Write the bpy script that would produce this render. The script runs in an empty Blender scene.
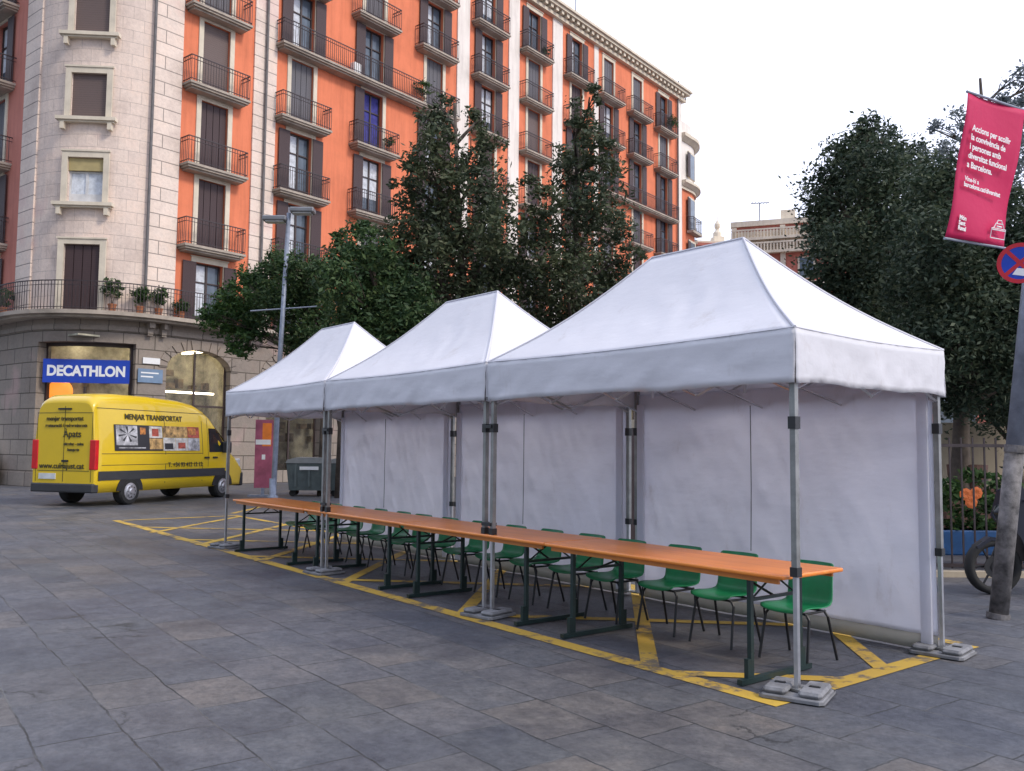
import bpy, math, random
from math import sin, cos, pi, radians
from mathutils import Vector, Matrix, noise as mnoise
random.seed(7)
S = bpy.context.scene
C = S.collection

# ------------------------------------------------------------------ camera
FPX = 878.94; YAW = -0.8986; PITCH = 0.07; ROLL = 0.0096
CAM = Vector((3.2503, -4.8996, 1.5454))
fwd = Vector((sin(YAW)*cos(PITCH), cos(YAW)*cos(PITCH), sin(PITCH)))
r0 = Vector((cos(YAW), -sin(YAW), 0)); u0 = r0.cross(fwd)
right = r0*cos(ROLL) + u0*sin(ROLL); up = -r0*sin(ROLL) + u0*cos(ROLL)
cd = bpy.data.cameras.new('camera'); cam = bpy.data.objects.new('camera', cd); C.objects.link(cam)
cd.sensor_width = 36; cd.lens = FPX/1024*36; cd.clip_end = 2000; cd.clip_start = 0.05
m3 = Matrix((right, up, -fwd)).transposed().to_4x4(); m3.translation = CAM
cam.matrix_world = m3
S.camera = cam
def at(px, py, D):
    return CAM + (right*((px-512)/FPX) - up*((py-385.5)/FPX) + fwd)*D

# ------------------------------------------------------------------ helpers
def tag(o, label=None, cat=None, group=None, kind=None):
    if label: o['label'] = label
    if cat: o['category'] = cat
    if group: o['group'] = group
    if kind: o['kind'] = kind
    return o
def empty(name, loc=(0, 0, 0), rz=0.0, label=None, cat=None, group=None):
    o = bpy.data.objects.new(name, None); C.objects.link(o)
    o.location = loc; o.rotation_euler = (0, 0, rz); o.empty_display_size = .2
    return tag(o, label, cat, group)
class MB:
    def __init__(s): s.v = []; s.f = []; s.m = []; s.mi = 0
    def add(s, vs, fs, T=None):
        b = len(s.v)
        for q in vs:
            q = Vector(q)
            if T is not None: q = T @ q
            s.v.append(tuple(q))
        for f in fs: s.f.append([b+i for i in f]); s.m.append(s.mi)
        return s
    def box(s, x0, x1, y0, y1, z0, z1, T=None, bev=0.0):
        if x1 < x0: x0, x1 = x1, x0
        if y1 < y0: y0, y1 = y1, y0
        if z1 < z0: z0, z1 = z1, z0
        if bev > 0:
            b = bev; vs = []
            def ring(z, i):
                return [(x0+i+0, y0+b, z), (x0+b, y0+i, z), (x1-b, y0+i, z), (x1-i, y0+b, z),
                        (x1-i, y1-b, z), (x1-b, y1-i, z), (x0+b, y1-i, z), (x0+i, y1-b, z)]
            rs = [ring(z0, b*.6), ring(z0+b, 0), ring(z1-b, 0), ring(z1, b*.6)]
            for r in rs: vs += r
            fs = [list(range(7, -1, -1)), list(range(24, 32))]
            for k in range(3):
                for i in range(8):
                    j = (i+1) % 8
                    fs.append([k*8+i, k*8+j, k*8+8+j, k*8+8+i])
            return s.add(vs, fs, T)
        vs = [(x0, y0, z0), (x1, y0, z0), (x1, y1, z0), (x0, y1, z0), (x0, y0, z1), (x1, y0, z1), (x1, y1, z1), (x0, y1, z1)]
        return s.add(vs, [(0, 3, 2, 1), (4, 5, 6, 7), (0, 1, 5, 4), (1, 2, 6, 5), (2, 3, 7, 6), (3, 0, 4, 7)], T)
    def tube(s, pts, r, n=8, r1=None, cap=True):
        pts = [Vector(p) for p in pts]; k = len(pts)
        rs = [r + ((r1-r)*i/(k-1) if r1 is not None else 0) for i in range(k)]
        vs = []; ref = Vector((0, 0, 1))
        for i, p in enumerate(pts):
            t = (pts[min(i+1, k-1)] - pts[max(i-1, 0)]).normalized()
            rf = ref if abs(t.dot(ref)) < .95 else Vector((1, 0, 0))
            a = t.cross(rf).normalized(); b = t.cross(a)
            if i and (a.dot(la) < 0): a = -a; b = -b
            la = a
            for j in range(n):
                g = 2*pi*j/n; vs.append(p + (a*cos(g)+b*sin(g))*rs[i])
        fs = []
        for i in range(k-1):
            for j in range(n):
                j2 = (j+1) % n
                fs.append((i*n+j, i*n+j2, (i+1)*n+j2, (i+1)*n+j))
        if cap: fs += [tuple(range(n-1, -1, -1)), tuple((k-1)*n+j for j in range(n))]
        return s.add(vs, fs)
    def lathe(s, prof, n=24, T=None, arc=2*pi):
        vs = []; fs = []
        for (r, z) in prof:
            for j in range(n): g = arc*j/n; vs.append((r*cos(g), r*sin(g), z))
        for i in range(len(prof)-1):
            for j in range(n):
                j2 = (j+1) % n
                fs.append((i*n+j, i*n+j2, (i+1)*n+j2, (i+1)*n+j))
        fs += [tuple(range(n-1, -1, -1)), tuple((len(prof)-1)*n+j for j in range(n))]
        return s.add(vs, fs, T)
    def prism(s, poly, y0, y1, T=None):     # poly in (x, z), extruded along y
        n = len(poly)
        vs = [(x, y0, z) for x, z in poly] + [(x, y1, z) for x, z in poly]
        fs = [tuple(range(n)), tuple(range(2*n-1, n-1, -1))] + [((i+1) % n, i, n+i, n+(i+1) % n) for i in range(n)]
        return s.add(vs, fs, T)
    def grid(s, fn, nu, nv, T=None):
        vs = [fn(i/nu, j/nv) for j in range(nv+1) for i in range(nu+1)]
        fs = [(j*(nu+1)+i, j*(nu+1)+i+1, (j+1)*(nu+1)+i+1, (j+1)*(nu+1)+i) for j in range(nv) for i in range(nu)]
        return s.add(vs, fs, T)
    def mesh(s, name, mats, smooth=False):
        me = bpy.data.meshes.new(name); me.from_pydata(s.v, [], s.f)
        if not isinstance(mats, (list, tuple)): mats = [mats]
        for q in mats: me.materials.append(q)
        if len(mats) > 1: me.polygons.foreach_set('material_index', s.m)
        if smooth:
            me.polygons.foreach_set('use_smooth', [True]*len(s.f))
        me.update(); return me
    def build(s, name, mats, parent=None, smooth=False, solid=0, loc=None, rot=None):
        o = bpy.data.objects.new(name, s.mesh(name, mats, smooth)); C.objects.link(o)
        if parent: o.parent = parent
        if loc is not None: o.location = loc
        if rot is not None: o.rotation_euler = rot
        if solid:
            md = o.modifiers.new('solid', 'SOLIDIFY'); md.thickness = solid; md.offset = 0
        return o
def children(o): return [c for c in bpy.data.objects if c.parent == o]
def copy_tree(o, parent=None):
    c = o.copy(); C.objects.link(c)
    if parent: c.parent = parent
    for ch in children(o): copy_tree(ch, c)
    return c
def text(s, size, mat, parent=None, loc=(0, 0, 0), rot=(pi/2, 0, 0), bold=.0, ext=.003, align='CENTER', name='lettering', sx=1.0, spacing=1.0):
    cu = bpy.data.curves.new(name, 'FONT'); cu.body = s; cu.size = size; cu.extrude = ext; cu.offset = bold
    cu.align_x = align; cu.align_y = 'CENTER'; cu.space_line = spacing
    t = bpy.data.objects.new('tmp', cu); C.objects.link(t)
    bpy.context.view_layer.update()
    me = bpy.data.meshes.new_from_object(t.evaluated_get(bpy.context.evaluated_depsgraph_get()))
    bpy.data.objects.remove(t); me.name = name
    me.materials.clear(); me.materials.append(mat)
    o = bpy.data.objects.new(name, me); C.objects.link(o)
    if parent: o.parent = parent
    o.location = loc; o.rotation_euler = rot; o.scale = (sx, 1, 1)
    return o

# ------------------------------------------------------------------ materials
def newmat(name):
    m = bpy.data.materials.new(name); m.use_nodes = True
    nt = m.node_tree; b = nt.nodes['Principled BSDF']; return m, nt, b
def noise(nt, scale, detail=6, rough=.6, vec=None):
    n = nt.nodes.new('ShaderNodeTexNoise'); n.inputs['Scale'].default_value = scale
    n.inputs['Detail'].default_value = detail; n.inputs['Roughness'].default_value = rough
    if vec: nt.links.new(vec, n.inputs['Vector'])
    return n
def coord(nt, which='Object', scale=(1, 1, 1), rot=(0, 0, 0), loc=(0, 0, 0)):
    t = nt.nodes.new('ShaderNodeTexCoord'); mp = nt.nodes.new('ShaderNodeMapping')
    mp.inputs['Scale'].default_value = scale; mp.inputs['Rotation'].default_value = rot; mp.inputs['Location'].default_value = loc
    nt.links.new(t.outputs[which], mp.inputs['Vector']); return mp.outputs[0]
def ramp(nt, fac, stops):
    r = nt.nodes.new('ShaderNodeValToRGB'); e = r.color_ramp.elements
    while len(e) < len(stops): e.new(.5)
    for i, (p, c) in enumerate(stops): e[i].position = p; e[i].color = (*c, 1) if len(c) == 3 else c
    nt.links.new(fac, r.inputs[0]); return r
def mix(nt, fac, a, b, mode='MIX'):
    n = nt.nodes.new('ShaderNodeMix'); n.data_type = 'RGBA'; n.blend_type = mode
    for k, v in ((0, fac), (6, a), (7, b)):
        if isinstance(v, (int, float)): n.inputs[k].default_value = v
        elif isinstance(v, tuple): n.inputs[k].default_value = (*v, 1)
        else: nt.links.new(v, n.inputs[k])
    return n.outputs[2]
def bump(nt, b, h, strength=.3, dist=.01):
    n = nt.nodes.new('ShaderNodeBump'); n.inputs['Strength'].default_value = strength; n.inputs['Distance'].default_value = dist
    nt.links.new(h, n.inputs['Height']); nt.links.new(n.outputs[0], b.inputs['Normal']); return n
def mat(name, col, rough=.6, metal=0.0, var=.12, scale=4.0, bmp=0.0, bscale=None, spec=.5, coat=0.0):
    m, nt, b = newmat(name)
    v = coord(nt)
    n = noise(nt, scale, 6, .65, v)
    dark = tuple(max(0, c*(1-var*1.6)) for c in col); lite = tuple(min(1, c*(1+var)) for c in col)
    r = ramp(nt, n.outputs[0], [(.3, dark), (.7, lite)])
    nt.links.new(r.outputs[0], b.inputs['Base Color'])
    b.inputs['Roughness'].default_value = rough; b.inputs['Metallic'].default_value = metal
    b.inputs['Specular IOR Level'].default_value = spec; b.inputs['Coat Weight'].default_value = coat
    if bmp: bump(nt, b, noise(nt, bscale or scale*4, 5, .6, v).outputs[0], bmp, .01)
    return m
def emis(name, col, st):
    m, nt, b = newmat(name); b.inputs['Base Color'].default_value = (*col, 1)
    b.inputs['Emission Color'].default_value = (*col, 1); b.inputs['Emission Strength'].default_value = st; return m

def m_paving():
    m, nt, b = newmat('slate_paving')
    v = coord(nt, scale=(1, 1, 1), rot=(0, 0, radians(2.0)))
    w = noise(nt, 1.6, 6, .7, v)
    d = nt.nodes.new('ShaderNodeVectorMath'); d.operation = 'MULTIPLY_ADD'
    nt.links.new(w.outputs['Color'], d.inputs[0]); d.inputs[1].default_value = (.075, .075, 0); nt.links.new(v, d.inputs[2])
    br = nt.nodes.new('ShaderNodeTexBrick'); nt.links.new(d.outputs[0], br.inputs['Vector'])
    br.inputs['Scale'].default_value = 1; br.inputs['Brick Width'].default_value = .62; br.inputs['Row Height'].default_value = .44
    br.inputs['Mortar Size'].default_value = .007; br.inputs['Mortar Smooth'].default_value = .35; br.offset = .43; br.squash = 1.35; br.squash_frequency = 3
    br.inputs['Color1'].default_value = (.02, .02, .02, 1); br.inputs['Color2'].default_value = (.98, .98, .98, 1); br.inputs['Mortar'].default_value = (.5, .5, .5, 1)
    stone = ramp(nt, br.outputs['Color'], [(0, (.066, .072, .084)), (.25, (.078, .083, .094)), (.45, (.090, .091, .099)), (.65, (.072, .079, .090)), (.85, (.094, .093, .096)), (1, (.103, .098, .095))])
    n1 = noise(nt, 1.1, 8, .7, v); n2 = noise(nt, 22, 10, .85, v); n3 = noise(nt, .22, 3, .5, v)
    r1 = ramp(nt, n1.outputs[0], [(.32, (.56, .58, .66)), (.52, (1, 1, 1)), (.72, (1.42, 1.30, 1.18))])
    c = mix(nt, 1.0, stone.outputs[0], r1.outputs[0], 'MULTIPLY')
    r2 = ramp(nt, n2.outputs[0], [(.34, (.55, .55, .56)), (.5, (1, 1, 1)), (.66, (1.45, 1.44, 1.42))])
    c = mix(nt, .85, c, r2.outputs[0], 'MULTIPLY')
    n4 = noise(nt, 7, 7, .8, v); r4 = ramp(nt, n4.outputs[0], [(.36, (.66, .66, .68)), (.5, (1, 1, 1)), (.64, (1.3, 1.29, 1.27))]); c = mix(nt, .8, c, r4.outputs[0], 'MULTIPLY')
    r3 = ramp(nt, n3.outputs[0], [(.35, (.94, .96, 1.06)), (.65, (1.14, 1.06, .97))])
    c = mix(nt, 1.0, c, r3.outputs[0], 'MULTIPLY')
    # joints partly open (dark), partly filled with dust
    nj = noise(nt, 1.7, 4, .6, v)
    jc = ramp(nt, nj.outputs[0], [(.40, (.018, .018, .018)), (.5, (.035, .035, .037)), (.62, (.10, .10, .10))])
    c = mix(nt, br.outputs['Fac'], c, jc.outputs[0])
    # cracks and pits
    vo = nt.nodes.new('ShaderNodeTexVoronoi'); vo.feature = 'DISTANCE_TO_EDGE'; vo.inputs['Scale'].default_value = .8
    wv = nt.nodes.new('ShaderNodeVectorMath'); wv.operation = 'MULTIPLY_ADD'; nt.links.new(noise(nt, 2.2, 6, .7, v).outputs['Color'], wv.inputs[0])
    wv.inputs[1].default_value = (.6, .6, 0); nt.links.new(v, wv.inputs[2]); nt.links.new(wv.outputs[0], vo.inputs['Vector'])
    cr = ramp(nt, vo.outputs['Distance'], [(0, (1, 1, 1)), (.011, (0, 0, 0))])
    nm = ramp(nt, noise(nt, .8, 3, .6, v).outputs[0], [(.56, (0, 0, 0)), (.60, (1, 1, 1))])
    cm = nt.nodes.new('ShaderNodeMath'); cm.operation = 'MULTIPLY'; nt.links.new(cr.outputs[0], cm.inputs[0]); nt.links.new(nm.outputs[0], cm.inputs[1])
    c = mix(nt, cm.outputs[0], c, (.02, .02, .02))
    sp = ramp(nt, noise(nt, 5.5, 6, .7, v).outputs[0], [(.665, (0, 0, 0)), (.71, (1, 1, 1))])
    c = mix(nt, sp.outputs[0], c, (.03, .03, .033))
    nt.links.new(c, b.inputs['Base Color'])
    rr = ramp(nt, n1.outputs[0], [(.3, (.42,)*3), (.7, (.68,)*3)]); nt.links.new(rr.outputs[0], b.inputs['Roughness'])
    h = mix(nt, br.outputs['Fac'], n2.outputs[0], (0, 0, 0))
    hb = mix(nt, .5, h, n1.outputs[0], 'ADD')
    bump(nt, b, hb, .55, .012)
    return m
def m_blocks(name, col, col2, bw=.95, rh=.45, joint=(.16, .14, .12), mortar=.012, plane='XZ', bmp=.5):
    m, nt, b = newmat(name)
    t = nt.nodes.new('ShaderNodeTexCoord'); v = t.outputs['Object']
    sx = nt.nodes.new('ShaderNodeSeparateXYZ'); cx = nt.nodes.new('ShaderNodeCombineXYZ'); nt.links.new(v, sx.inputs[0])
    if plane == 'UV':
        uv = nt.nodes.new('ShaderNodeUVMap'); nt.links.new(uv.outputs[0], cx.inputs[0]) if False else None
    sb = nt.nodes.new('ShaderNodeMath'); sb.operation = 'SUBTRACT'; nt.links.new(sx.outputs[0], sb.inputs[0]); nt.links.new(sx.outputs[1], sb.inputs[1])
    nt.links.new(sb.outputs[0], cx.inputs[0]); nt.links.new(sx.outputs[2], cx.inputs[1])
    br = nt.nodes.new('ShaderNodeTexBrick'); nt.links.new(cx.outputs[0], br.inputs['Vector'])
    br.inputs['Scale'].default_value = 1; br.inputs['Brick Width'].default_value = bw; br.inputs['Row Height'].default_value = rh
    br.inputs['Mortar Size'].default_value = mortar; br.inputs['Mortar Smooth'].default_value = .2
    br.inputs['Color1'].default_value = (*col, 1); br.inputs['Color2'].default_value = (*col2, 1); br.inputs['Mortar'].default_value = (*joint, 1)
    n = noise(nt, .5, 8, .7, v); n2 = noise(nt, 9, 6, .7, v)
    r = ramp(nt, n.outputs[0], [(.3, (.78, .76, .76)), (.5, (1, 1, 1)), (.7, (1.08, 1.02, .98))])
    c = mix(nt, 1.0, br.outputs['Color'], r.outputs[0], 'MULTIPLY')
    r2 = ramp(nt, n2.outputs[0], [(.3, (.85,)*3), (.6, (1.05,)*3)]); c = mix(nt, .7, c, r2.outputs[0], 'MULTIPLY')
    pk = ramp(nt, noise(nt, .33, 3, .6, coord(nt, loc=(3.1, 1.2, 5.5))).outputs[0], [(.58, (0, 0, 0)), (.66, (.35, .35, .35))])
    c = mix(nt, pk.outputs[0], c, (.60, .38, .36))
    nt.links.new(c, b.inputs['Base Color']); b.inputs['Roughness'].default_value = .85
    h = mix(nt, br.outputs['Fac'], n2.outputs[0], (0, 0, 0)); bump(nt, b, h, bmp, .03)
    return m
def m_render(name, col):
    m, nt, b = newmat(name); v = coord(nt); n = noise(nt, .35, 8, .7, v)
    r = ramp(nt, n.outputs[0], [(.3, tuple(c*.82 for c in col)), (.5, col), (.72, tuple(min(1, c*1.1+.01) for c in col))])
    st = noise(nt, 1.0, 6, .7, coord(nt, scale=(2.2, 2.2, .22)))
    r2 = ramp(nt, st.outputs[0], [(.34, (.80, .78, .78)), (.55, (1, 1, 1))]); c = mix(nt, .85, r.outputs[0], r2.outputs[0], 'MULTIPLY')
    nt.links.new(c, b.inputs['Base Color']); b.inputs['Roughness'].default_value = .9
    bump(nt, b, noise(nt, 18, 5, .6, v).outputs[0], .25, .01); return m
def m_fabric(name, col, trans=.28):
    m, nt, b = newmat(name); v = coord(nt)
    n = noise(nt, .9, 6, .6, v); r = ramp(nt, n.outputs[0], [(.3, tuple(c*.93 for c in col)), (.65, col)])
    s = noise(nt, 2.6, 9, .8, coord(nt, scale=(1, 1, .45))); r2 = ramp(nt, s.outputs[0], [(.30, (.74, .70, .66)), (.44, (1, 1, 1))])
    c = mix(nt, .5, r.outputs[0], r2.outputs[0], 'MULTIPLY')
    nt.links.new(c, b.inputs['Base Color']); b.inputs['Roughness'].default_value = .62
    w1 = noise(nt, 1.8, 4, .5, coord(nt, scale=(.6, 1.2, 2.2))); w2 = noise(nt, 7, 5, .55, v)
    hh = mix(nt, .25, w1.outputs[0], w2.outputs[0])
    bn = bump(nt, b, hh, .4, .04)
    tr = nt.nodes.new('ShaderNodeBsdfTranslucent'); nt.links.new(c, tr.inputs[0]); nt.links.new(bn.outputs[0], tr.inputs['Normal'])
    ms = nt.nodes.new('ShaderNodeMixShader'); ms.inputs[0].default_value = trans
    nt.links.new(b.outputs[0], ms.inputs[1]); nt.links.new(tr.outputs[0], ms.inputs[2])
    nt.links.new(ms.outputs[0], nt.nodes['Material Output'].inputs[0]); return m
def m_leaf(name, c1, c2, c3):
    m, nt, b = newmat(name); g = nt.nodes.new('ShaderNodeNewGeometry')
    r = ramp(nt, g.outputs['Random Per Island'], [(0, c1), (.5, c2), (1, c3)])
    n = noise(nt, .9, 3, .5, coord(nt)); r2 = ramp(nt, n.outputs[0], [(.35, (.7, .75, .75)), (.65, (1.3, 1.25, 1.1))])
    c = mix(nt, 1.0, r.outputs[0], r2.outputs[0], 'MULTIPLY')
    nt.links.new(c, b.inputs['Base Color']); b.inputs['Roughness'].default_value = .6; b.inputs['Specular IOR Level'].default_value = .3
    tr = nt.nodes.new('ShaderNodeBsdfTranslucent'); nt.links.new(c, tr.inputs[0])
    ms = nt.nodes.new('ShaderNodeMixShader'); ms.inputs[0].default_value = .25
    nt.links.new(b.outputs[0], ms.inputs[1]); nt.links.new(tr.outputs[0], ms.inputs[2])
    nt.links.new(ms.outputs[0], nt.nodes['Material Output'].inputs[0]); return m
def m_glass(name, tint=(.05, .06, .07), tr=.0, rough=.04):
    m, nt, b = newmat(name); v = coord(nt); n = noise(nt, 1.5, 3, .5, v)
    r = ramp(nt, n.outputs[0], [(.35, tuple(c*.7 for c in tint)), (.65, tuple(c*1.3 for c in tint))])
    nt.links.new(r.outputs[0], b.inputs['Base Color']); b.inputs['Roughness'].default_value = rough
    bump(nt, b, n.outputs[0], .03, .02)
    if tr:
        t = nt.nodes.new('ShaderNodeBsdfTransparent'); ms = nt.nodes.new('ShaderNodeMixShader'); ms.inputs[0].default_value = tr
        nt.links.new(b.outputs[0], ms.inputs[1]); nt.links.new(t.outputs[0], ms.inputs[2]); nt.links.new(ms.outputs[0], nt.nodes['Material Output'].inputs[0])
    return m
def m_paint():
    m, nt, b = newmat('worn_yellow_paint'); v = coord(nt)
    n = noise(nt, 7, 8, .75, v); n2 = noise(nt, 1.3, 4, .6, v)
    a = nt.nodes.new('ShaderNodeMath'); a.operation = 'ADD'; nt.links.new(n.outputs[0], a.inputs[0]); nt.links.new(n2.outputs[0], a.inputs[1])
    r = ramp(nt, a.outputs[0], [(.36, (0, 0, 0)), (.43, (1, 1, 1))]); r.color_ramp.elements[0].position = .86; r.color_ramp.elements[1].position = .97
    cc = ramp(nt, n2.outputs[0], [(.3, (.42, .26, .04)), (.7, (.54, .35, .045))])
    c = mix(nt, r.outputs[0], (.13, .105, .075), cc.outputs[0])
    nt.links.new(c, b.inputs['Base Color']); b.inputs['Roughness'].default_value = .7
    bump(nt, b, n.outputs[0], .3, .006); return m
def m_stripes(name, c1, c2, period, axis=2, rough=.6):
    m, nt, b = newmat(name); v = coord(nt); w = nt.nodes.new('ShaderNodeTexWave'); w.bands_direction = 'XYZ'[axis]; w.wave_profile = 'SAW'
    w.inputs['Scale'].default_value = .314159/period*1.0; nt.links.new(v, w.inputs['Vector'])
    r = ramp(nt, w.outputs[0], [(0, c2), (.18, c1), (1, tuple(x*.85 for x in c1))])
    nt.links.new(r.outputs[0], b.inputs['Base Color']); b.inputs['Roughness'].default_value = rough; bump(nt, b, w.outputs[0], .4, .015); return m

PAV = m_paving(); PAINT = m_paint()
ORANGE = m_render('orange_render', (.74, .215, .105)); PINKR = m_render('pink_render', (.55, .20, .15))
STONE = m_blocks('pale_stone_blocks', (.76, .62, .53), (.69, .565, .49), joint=(.42, .35, .31), mortar=.008)
QUOIN = m_blocks('quoin_stone', (.78, .645, .555), (.71, .59, .51), bw=40, rh=.5, joint=(.30, .25, .22), mortar=.02)
RUST = m_blocks('shopfront_stone', (.30, .255, .215), (.25, .21, .18), bw=1.3, rh=.55, joint=(.09, .075, .06), mortar=.02)
WHITEP = m_render('white_pilaster', (.80, .74, .68)); TRIM = mat('cream_trim', (.66, .58, .46), .8, var=.12, scale=1.5, bmp=.2)
SLAB = mat('balcony_slab', (.40, .34, .28), .85, var=.25, scale=1.2, bmp=.3)
IRON = mat('dark_iron', (.055, .042, .045), .5, metal=.3, var=.2, scale=8)
SHUT = m_stripes('brown_louvre', (.065, .036, .038), (.02, .012, .012), .07); SHUTG = m_stripes('grey_louvre', (.13, .125, .14), (.035, .03, .035), .07)
ROLL = m_stripes('brown_roller_blind', (.15, .105, .095), (.05, .035, .03), .08)
WFR = mat('dark_window_frame', (.05, .032, .03), .5, var=.2); WFRW = mat('white_window_frame', (.6, .6, .6), .5)
PANE = m_glass('window_glass', (.10, .13, .17)); CURT = mat('lace_curtain', (.62, .66, .72), .9, var=.2, scale=5, bmp=.3); BLUEC = mat('blue_curtain', (.05, .05, .25), .9, var=.3, scale=6)
DARKI = mat('dark_interior', (.025, .023, .022), .9); SHOPW = mat('shop_interior', (.5, .47, .36), .9, var=.5, scale=1.3)
SHOPG = m_glass('shop_glass', (.05, .05, .05), tr=.72)
LAMPW = emis('shop_lamp', (1, .86, .62), 13.0)
LEAD = mat('drain_pipe', (.14, .13, .13), .6, var=.2)
TENT = m_fabric('white_tent_fabric', (.82, .81, .85), .24); SEAM = m_fabric('seam_tape', (.62, .61, .66), .05); TENTW = m_fabric('white_wall_fabric', (.84, .84, .89), .6); HEM = m_fabric('beige_hem', (.55, .50, .42), .1)
ALU = mat('aluminium', (.62, .62, .64), .33, metal=.9, var=.12, scale=6); ALUD = mat('weathered_aluminium', (.30, .30, .29), .45, metal=.7, var=.2, scale=6)
BLACKP = mat('black_plastic', (.02, .02, .022), .45); WEIGHT = mat('grey_ballast', (.20, .20, .21), .8, var=.3, scale=6, bmp=.5)
def m_table():
    m, nt, b = newmat('varnished_orange_wood'); v = coord(nt, scale=(.6, 9, 9)); n = noise(nt, 2.2, 6, .6, v)
    r = ramp(nt, n.outputs[0], [(.3, (.74, .19, .022)), (.5, (.86, .25, .03)), (.7, (.92, .31, .045))])
    n2 = noise(nt, 1.5, 5, .6, coord(nt)); r2 = ramp(nt, n2.outputs[0], [(.3, (.82, .8, .8)), (.6, (1, 1, 1))])
    c = mix(nt, .8, r.outputs[0], r2.outputs[0], 'MULTIPLY'); nt.links.new(c, b.inputs['Base Color'])
    b.inputs['Roughness'].default_value = .34; b.inputs['Coat Weight'].default_value = .15; b.inputs['Coat Roughness'].default_value = .25
    bump(nt, b, n.outputs[0], .08, .004); return m
TABLE = m_table(); TEDGE = mat('table_edge', (.62, .21, .035), .45)
DGREEN = mat('dark_green_metal', (.008, .024, .022), .42, var=.25, scale=7)
CHAIR = mat('green_plastic', (.012, .23, .085), .38, var=.14, scale=5, bmp=.05, bscale=60); CLEG = mat('black_tube', (.018, .018, .02), .38, metal=.3)
YEL = mat('yellow_van_paint', (.70, .48, .010), .3, var=.05, scale=1, coat=.5); TYRE = mat('tyre_rubber', (.018, .018, .018), .85); RIM = mat('silver_rim', (.5, .5, .52), .35, metal=.8)
GREYT = mat('grey_bumper_plastic', (.035, .036, .04), .6); REDL = mat('red_lamp_lens', (.6, .015, .02), .2); WHITE = mat('white_paint', (.78, .78, .78), .5, var=.05)
GLASSD = m_glass('vehicle_glass', (.025, .03, .035)); INK = mat('dark_ink', (.05, .045, .02), .6); PLATE = mat('number_plate', (.6, .62, .62), .5)
SIGNB = mat('blue_shop_sign', (.012, .055, .44), .4, var=.06); SIGNW = mat('white_sign_lettering', (.85, .85, .85), .5, var=.02)
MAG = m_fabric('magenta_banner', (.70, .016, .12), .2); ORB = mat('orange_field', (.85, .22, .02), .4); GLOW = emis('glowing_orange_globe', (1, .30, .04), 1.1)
GALV = mat('galvanised_steel', (.26, .29, .36), .5, metal=.35, var=.18, scale=7, bmp=.25, bscale=25); RUSTY = mat('scuffed_pole_paint', (.16, .15, .15), .7, metal=.2, var=.5, scale=9, bmp=.3)
LAMPC = mat('lamp_casing', (.22, .22, .23), .4, metal=.5); LAMPG = mat('lamp_glass', (.6, .6, .6), .25)
BARK = mat('bark', (.085, .065, .05), .9, var=.4, scale=5, bmp=.8, bscale=14)
LEAF = m_leaf('dark_leaves', (.022, .052, .024), (.046, .090, .034), (.09, .13, .05))
LEAFO = m_leaf('brownish_leaves', (.034, .050, .030), (.066, .088, .048), (.115, .125, .075))
LEAFG = m_leaf('green_leaves', (.022, .055, .020), (.045, .10, .03), (.08, .14, .04))
LEAFP = m_leaf('pale_leaves', (.10, .13, .15), (.16, .19, .22), (.22, .25, .27))
LEAFN = m_leaf('deep_evergreen_leaves', (.018, .034, .022), (.042, .066, .042), (.10, .12, .075))
TERRA = mat('terracotta', (.40, .15, .07), .8, var=.2); BLUEP = mat('blue_trough_paint', (.05, .17, .42), .55, var=.2); BROWN = mat('brown_wood', (.10, .045, .03), .7, var=.3, scale=6, bmp=.3)
ORPET = mat('orange_petal', (.65, .15, .03), .6, var=.2); BEIGE = m_render('beige_wall', (.45, .38, .28)); REDBR = m_render('far_red_brick', (.46, .16, .12)); FARC = m_render('far_cream', (.72, .64, .52))
BIN = mat('grey_green_bin', (.10, .125, .125), .55, var=.15); BINL = mat('bin_lid', (.24, .25, .25), .5); ROOFM = mat('roof_tiles', (.3, .22, .17), .9, bmp=.3)
BIKE = mat('bike_blue_black', (.006, .009, .022), .4); CHROME = mat('chrome', (.6, .6, .62), .18, metal=1.0, var=.02); SEATB = mat('bike_seat', (.02, .02, .02), .6)
PINKP = mat('pink_poster', (.38, .09, .15), .6, var=.3, scale=2)

# ------------------------------------------------------------------ ground
g = MB(); g.box(-400, 300, -300, 400, -.5, 0); tag(g.build('ground', PAV), kind='structure')
mk = MB()
def stripe(a, b, w, z=.004):
    a = Vector((*a, 0)); b = Vector((*b, 0)); t = (b-a).normalized(); n = Vector((-t.y, t.x, 0))*w/2
    mk.add([(q.x, q.y, z) for q in (a-n, b-n, b+n, a+n)], [(0, 1, 2, 3)])
BX0 = -15.6
Y0, Y1 = -.2, 2.42
stripe((BX0, Y0+.18), (.02, Y0-.0), .15); stripe((-.05, Y0+.07), (-.05, Y1), .15, .0044); stripe((BX0, Y1), (-.13, Y1), .13, .0044); stripe((BX0+.07, Y0+.3), (BX0+.07, Y1-.07), .13, .0048)
k = 0
for cx0 in [-.72-2.62*i for i in range(8)]:      # x - y = cx0
    a = Vector((cx0+Y0+.02, Y0+.02)); b = Vector((cx0+Y1, Y1))
    if b.x > -.06: b = Vector((-.06, -.06-cx0))
    if a.x < BX0+.1: continue
    stripe(a, b, .13, .0052)
for cx1 in [1.06-2.32*i for i in range(8)]:      # x + y = cx1
    a = Vector((cx1-Y0-.02, Y0+.02)); b = Vector((cx1-Y1, Y1))
    if a.x > -.06: a = Vector((-.06, cx1+.06))
    if b.x < BX0+.1: continue
    stripe(a, b, .13, .0058)
stripe((-18, 6.2), (-12, 3.4), .13); stripe((-19, 4.9), (-16.2, 2.6), .12)
tag(mk.build('road_marking', PAINT), kind='structure')

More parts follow.
